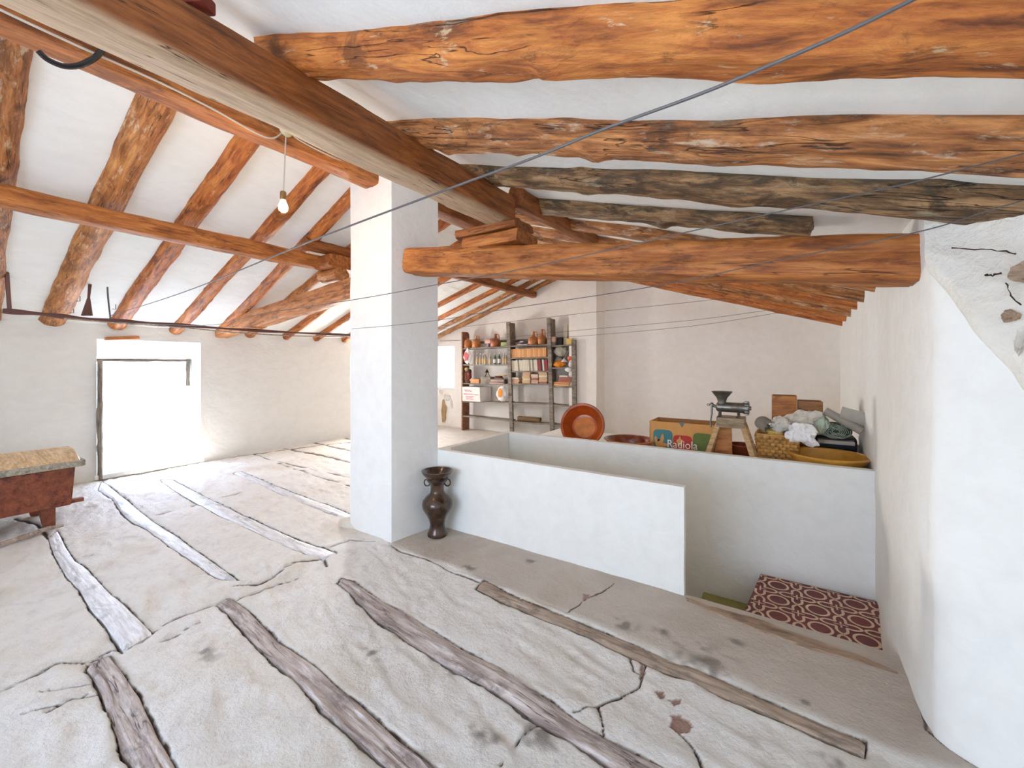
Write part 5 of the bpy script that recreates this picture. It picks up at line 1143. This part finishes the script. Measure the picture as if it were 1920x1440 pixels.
# stool (sawhorse) carrying the meat grinder
Yg = 4.22; gl, gr = AY(1343, 782, Yg), AY(1396, 787, Yg); gz = gl.z; cx_ = (gl.x + gr.x) / 2; wg = gr.x - gl.x
st = root('wooden_stand', (cx_, Yg + .1, PZ), 'splayed-leg wooden stand carrying the meat grinder', 'stand'); th = gz - PZ
bm = bmesh.new(); box(bm, (0, 0, th - .045), (wg, .24, .09), .008); fin('top_block', bm, M['stool_top'], st)
for (dx, dy, m_) in ((-1, -1, 'stool'), (1, -1, 'stool'), (-1, 1, 'stool'), (1, 1, 'stool')):
    bm = bmesh.new(); x1_, y1_ = dx * wg * .42, dy * .09; x0_, y0_ = dx * (wg * .5 + .10), dy * .15
    hexa(bm, [(x0_ - .022, y0_ - .02, 0), (x0_ + .022, y0_ - .02, 0), (x0_ + .022, y0_ + .02, 0), (x0_ - .022, y0_ + .02, 0)], [(x1_ - .022, y1_ - .02, th - .05), (x1_ + .022, y1_ - .02, th - .05), (x1_ + .022, y1_ + .02, th - .05), (x1_ - .022, y1_ + .02, th - .05)], .003); fin('leg', bm, M[m_], st)
bm = bmesh.new(); hexa(bm, [(-wg * .40 - .07, .03, 0), (-wg * .40 + .10, .03, 0), (-wg * .40 + .10, .05, 0), (-wg * .40 - .07, .05, 0)], [(-wg * .40, .03, th - .08), (-wg * .40 + .09, .03, th - .08), (-wg * .40 + .09, .05, th - .08), (-wg * .40, .05, th - .08)], .003); fin('side_board', bm, M['boxwood'], st)
# grinder
mg = MP(Yg, 1370); gp = AY(1369, 781, Yg + .05)
G = root('meat_grinder', (gp.x, Yg + .05, gz), 'old cast-metal meat grinder with hopper and crank on the stand', 'grinder')
def gpx(x, y): return Vector(((x - 1369) * mg * 1.08, 0, (782 - y) * mg))
RY = Matrix.Rotation(R(90), 4, 'Y')
a, b = gpx(1347, 763), gpx(1399, 765); ln = b.x - a.x
bm = bmesh.new(); lathe(bm, [(0, 0), (.030, 0), (.044, .012), (.046, .05), (.046, ln * .78), (.050, ln * .80), (.050, ln * .84), (0, ln * .84)], 28, a + Vector((0, 0, 0)), RY); fin('barrel', bm, M['cast'], G)
bm = bmesh.new(); e_ = a + Vector((ln * .84, 0, 0)); lathe(bm, [(0, 0), (.058, 0), (.060, .01), (.060, .035), (.052, .04), (.02, .04), (.018, .055), (0, .055)], 28, e_, RY); 
for k in range(12): ang = 2 * PI * k / 12; box(bm, e_ + Vector((.02, .060 * math.cos(ang), .060 * math.sin(ang))), (.032, .010, .010), .002)
fin('ring_plate', bm, M['cast'], G)
bm = bmesh.new(); h0 = gpx(1356, 758); lathe(bm, [(.034, 0), (.036, .03), (.045, .06), (.075, .10), (.088, .118), (.084, .120), (.068, .10), (.038, .06), (.028, .03)], 28, h0); fin('hopper', bm, M['cast'], G)
bm = bmesh.new(); lp = gpx(1369, 737); hexa(bm, [(lp.x - .05, -.03, lp.z - .02), (lp.x + .01, -.03, lp.z), (lp.x + .01, .03, lp.z), (lp.x - .05, .03, lp.z - .02)], [(lp.x - .04, -.03, lp.z), (lp.x + .015, -.02, lp.z + .025), (lp.x + .015, .02, lp.z + .025), (lp.x - .04, .03, lp.z)], .004); fin('hopper_lip', bm, M['cast'], G)
for x in (1353, 1382):
    for s in (-1, 1):
        p0 = gpx(x, 772); bm = bmesh.new(); tube(bm, [p0 + Vector((0, s * .015, 0)), Vector((p0.x, s * .04, .01)), Vector((p0.x - .006, s * .045, 0))], [.012, .010, .018], 10); fin('foot', bm, M['cast'], G)
bm = bmesh.new(); c0 = gpx(1340, 760); tube(bm, [a + Vector((0, 0, 0)), c0], .014, 12); lathe(bm, [(0, -.012), (.02, -.012), (.022, 0), (.02, .012), (0, .012)], 16, c0, RY); tube(bm, [c0, gpx(1336, 760)], .006, 8)
tube(bm, arc(gpx(1334, 760), .010, 0, 2 * PI, 12), .003, 6); fin('crank_shaft', bm, M['cast'], G)
bm = bmesh.new(); tube(bm, [c0 + Vector((-.0, -.02, 0)), c0 + Vector((0, -.022, -.08)), gpx(1338, 793) + Vector((0, -.02, 0)), gpx(1339, 803) + Vector((0, -.02, 0))], [.012, .009, .007, .008], 10); fin('crank_handle', bm, M['cast'], G)
# dark bowl under the stand
c = AY(1385, 846, 4.75); bowl('dark_red_bowl', (c.x + .02, 4.75, PZ), .14, .13, M['glaze_dark'], M['glaze_dark'], 'dark red bowl half hidden behind the legs of the grinder stand', .5)

# wicker basket
Yk = 4.42; k0, k1 = AY(1419, 815, Yk), AY(1496, 828, Yk); kz = k0.z; wk = k1.x - k0.x; dk = .30; hk = kz - PZ
bk = root('wicker_basket', (k0.x, Yk, PZ), 'rectangular wicker basket holding paper and plastic bags', 'basket')
bm = bmesh.new(); rowsn = 9; rr_ = []
def per(t, z_):   # around the basket
    L = 2 * (wk + dk); s = (t % 1) * L; ins = .03 * (1 - z_ / hk)
    if s < wk: p = (s, 0)
    elif s < wk + dk: p = (wk, s - wk)
    elif s < 2 * wk + dk: p = (wk - (s - wk - dk), dk)
    else: p = (0, dk - (s - 2 * wk - dk))
    cxx, cyy = wk / 2, dk / 2; return Vector((cxx + (p[0] - cxx) * (1 - ins / wk * 2), cyy + (p[1] - cyy) * (1 - ins / dk * 2), z_))
NS = 132
for j in range(rowsn):
    z_ = hk * (j + .5) / rowsn; pts = []
    for i in range(NS + 1):
        p = per(i / NS, z_); c_ = Vector((wk / 2, dk / 2, z_)); d_ = (p - c_); d_.z = 0; d_.normalize(); pts.append(p + d_ * .012 * math.sin(i * PI / 3 + (PI if j % 2 else 0)))
    tube(bm, pts, hk / rowsn * .56, 6)
fin('weave', bm, M['wicker'], bk)
bm = bmesh.new()
for i in range(0, NS, 3): p = per(i / NS, 0); q2 = per(i / NS, hk); tube(bm, [p, q2], .006, 6)
o = fin('stakes', bm, M['wicker'], bk); o['kind'] = 'stuff'
bm = bmesh.new(); tube(bm, [per(i / 66, hk) + Vector((0, 0, .004)) for i in range(67)], .012, 8); fin('rim', bm, M['wicker'], bk)
bm = bmesh.new(); box(bm, (wk / 2, dk / 2, .01), (wk * .9, dk * .85, .02)); fin('bottom', bm, M['wicker'], bk)
# crumpled things in and over the basket
def crumple(name, c, sx_, sy_, sz_, m, label, cat, seed, a1=.25, a2=.14, rot=0, sub=5):
    bm = bmesh.new(); bmesh.ops.create_icosphere(bm, subdivisions=sub, radius=1)
    for v_ in bm.verts:
        n_ = v_.co.normalized(); f = 1 + a1 * mn.noise(n_ * 1.6 + Vector((seed, 0, 0))) + a2 * (1 - 2 * abs(mn.noise(n_ * 3.2 + Vector((0, seed, 0))))) - a2 * .5 * abs(mn.noise(n_ * 8 + Vector((0, 0, seed))))
        v_.co = Vector((n_.x * sx_ / 2 * f, n_.y * sy_ / 2 * f, n_.z * sz_ / 2 * f))
    o = fin(name, bm, m, loc=c); o.rotation_euler = (0, rot, 0); return setp(o, label, cat)
mk = MP(4.3, 1480)
c = AY(1500, 813, 4.44); crumple('plastic_bag', c, 50 * mk, .14, 32 * mk, M['bag'], 'crumpled bright white plastic bag drooping over the basket edge', 'bag', 3, .75, .20, .25)
c = AY(1499, 790, 4.60); crumple('paper_bag', c, 56 * mk, .16, 32 * mk, M['paper'], 'crumpled greyish white paper behind the bright plastic bag', 'paper', 8, .7, .16, -.5)
def rolled(name, c, axis, R_, L, turns, m, label, cat, th=.004, squash=1.0, start=.3, open_=1.0, bend=0):
    """spiral roll along axis"""
    axis = Vector(axis).normalized(); u = axis.cross(Vector((0, 0, 1))).normalized(); w = u.cross(axis); n_ = int(turns * 22); bm = bmesh.new(); rows = []
    for s in (-.5, -.25, 0, .25, .5):
        row = []
        for k in range(n_ + 1):
            t = k / n_; a = t * turns * 2 * PI + start; r = R_ * (.25 + .75 * t * open_); row.append(bm.verts.new(axis * L * s + (u * math.cos(a) + w * math.sin(a) * squash) * r))
        rows.append(row)
    for ra, rb in zip(rows, rows[1:]):
        for k in range(n_): bm.faces.new((ra[k], ra[k + 1], rb[k + 1], rb[k]))
    bmesh.ops.solidify(bm, geom=bm.faces[:], thickness=th); return setp(fin(name, bm, m, loc=c), label, cat)
c = AY(1437, 800, 4.52); rolled('rolled_mat', c, (.45, -1, -.15), 17 * mk, .22, 1.2, M['mat_grey'], 'grey-green rolled mat sticking up at the left end of the basket', 'roll', .004, 1, 1.2)
c = AY(1462, 796, 4.47); crumple('crumpled_paper', c, 26 * mk, .10, 30 * mk, M['paper'], 'small pale crumpled paper at the left end of the basket', 'paper', 14, .3, .25, .5, 4)
c = AY(1452, 812, 4.48); crumple('yellow_wrapper', c, 28 * mk, .08, 12 * mk, M['yellow_box'], 'yellow patterned wrapper in the basket', 'wrapper', 17, .3, .2, .2, 4)
# wooden boxes behind
Yw = 4.80; mw = MP(Yw, 1470)
def ybox(name, x0, x1, y0, zb, dp, m, label, cat, Y_):
    a, b = AY(x0, y0, Y_), AY(x1, y0, Y_); h = a.z - zb; o = root(name, (a.x, Y_, zb), label, cat); w = b.x - a.x; t = .012
    for nm, c_, s_ in (('front', (w / 2, 0, h / 2), (w, t, h)), ('back', (w / 2, dp, h / 2), (w, t, h)), ('side', (t / 2, dp / 2, h / 2), (t, dp, h)), ('side', (w - t / 2, dp / 2, h / 2), (t, dp, h)), ('bottom', (w / 2, dp / 2, t), (w, dp, t))):
        bm = bmesh.new(); box(bm, c_, s_, .003); fin(nm, bm, m, o)
    return o
ybox('wooden_box', 1447, 1494, 741, PZ, .16, M['boxwood'], 'tall orange-brown wooden box standing behind the basket', 'box', Yw)
ybox('wooden_crate', 1496, 1543, 752, PZ, .22, M['boxwood2'], 'darker brown wooden crate right of the tall orange box', 'box', 4.84)
# black case and things on it
Yc = 4.80; k0 = AY(1524, 820, Yc); k1 = AY(1608, 828, Yc); hc = k0.z - PZ + .02
bm = bmesh.new(); box(bm, ((k1.x - k0.x) / 2, .13, hc / 2), (k1.x - k0.x, .28, hc), .03); setp(fin('black_case', bm, M['black'], loc=(k0.x, Yc, PZ)), 'black soft case under the rolled green cloth', 'case')
bm = bmesh.new(); a, b = AY(1533, 826, 4.74), AY(1602, 831, 4.74); box(bm, (0, 0, 0), (b.x - a.x, .12, .035), .008); setp(fin('pale_tray', bm, M['mat_grey'], loc=((a.x + b.x) / 2, 4.75, (a.z + b.z) / 2)), 'pale flat tray laid in front of the black case', 'tray')
c = AY(1565, 806, 4.78); o_ = root('rolled_cloth', (c.x, 4.78, c.z), 'rolled dark green cloth with pale stripes on the black case', 'rolled cloth')
rx, rz_ = 27 * mk, 15 * mk
bm = bmesh.new(); bmesh.ops.create_uvsphere(bm, u_segments=32, v_segments=16, radius=1)
for v_ in bm.verts:
    x, y, z_ = v_.co; v_.co = Vector((x * rx, math.copysign(abs(y) ** .4, y) * .11, z_ * rz_))
fin('roll_core', bm, M['cloth_green'], o_)
bm = bmesh.new()
for k in range(2, 9):
    f = k / 8.6; pts = [Vector((rx * f * math.cos(a), -.112 + .03 * f ** 6, rz_ * f * math.sin(a))) * 1.0 for a in [2 * PI * j / 36 * .93 + k for j in range(37)]]; tube(bm, [p + Vector((0, 0, .003 * math.sin(j * 1.3 + k))) for j, p in enumerate(pts)], .0020, 5)
fin('stripe', bm, M['cloth_pale'], o_)
c = AY(1530, 795, 4.68); crumple('striped_cloth', c, 34 * mk, .16, 42 * mk, M['cloth_pale'], 'pale green and grey cloth fold between the white bag and the rolled cloth', 'cloth', 23, .3, .2, .3, 4)
c = AY(1578, 793, 4.34)
rolled('beige_roll', AY(1580, 790, 4.62), (1, -.25, -.62), 13 * mk, .30, 1.5, M['paper'], 'beige sheet rolled into a slanting tube on top of the green cloth', 'roll', .004, .8, .6)
def sh_curve(u, v):
    a = -1.9 + 2.5 * v; c = AY(1598, 788, 4.46); q = AY(1590, 768, 4.46) ; q2 = AY(1622, 780, 4.46)
    base = Vector((-.10 + .20 * u, 0, .075 - .06 * u)); return base + Vector((.02 * math.sin(a), -.16 * math.cos(a) * .5, .085 * math.sin(a) - .01))
c = AY(1602, 786, 4.66); sheet('curved_mat', sh_curve, 8, 18, M['mat_grey'], None, .006, c); setp(bpy.data.objects['curved_mat'], 'grey-beige mat curling against the right wall above the black case', 'mat')
# yellow bowl, round pan at the wall
Yy = 4.39; m1 = MP(Yy, 1551) * .94; c = AY(1551, 850, Yy)
bowl('yellow_basin', (c.x, Yy, PZ), 68 * m1, c.z - PZ, M['glaze_yellow'], M['glaze_yellow'], 'wide honey-yellow glazed basin at the right end of the ledge', .55)
c = AY(1624, 856, 4.5); bm = bmesh.new(); lathe(bm, [(0, 0), (.095, 0), (.11, .012), (.11, .022), (.10, .02), (.09, .008), (0, .008)], 36)
o = fin('metal_pan', bm, M['cast'], loc=(.585, 4.74, PZ + .112)); o.rotation_euler = (0, R(-80), 0); setp(o, 'round grey metal pan leaning on edge against the right wall', 'pan')
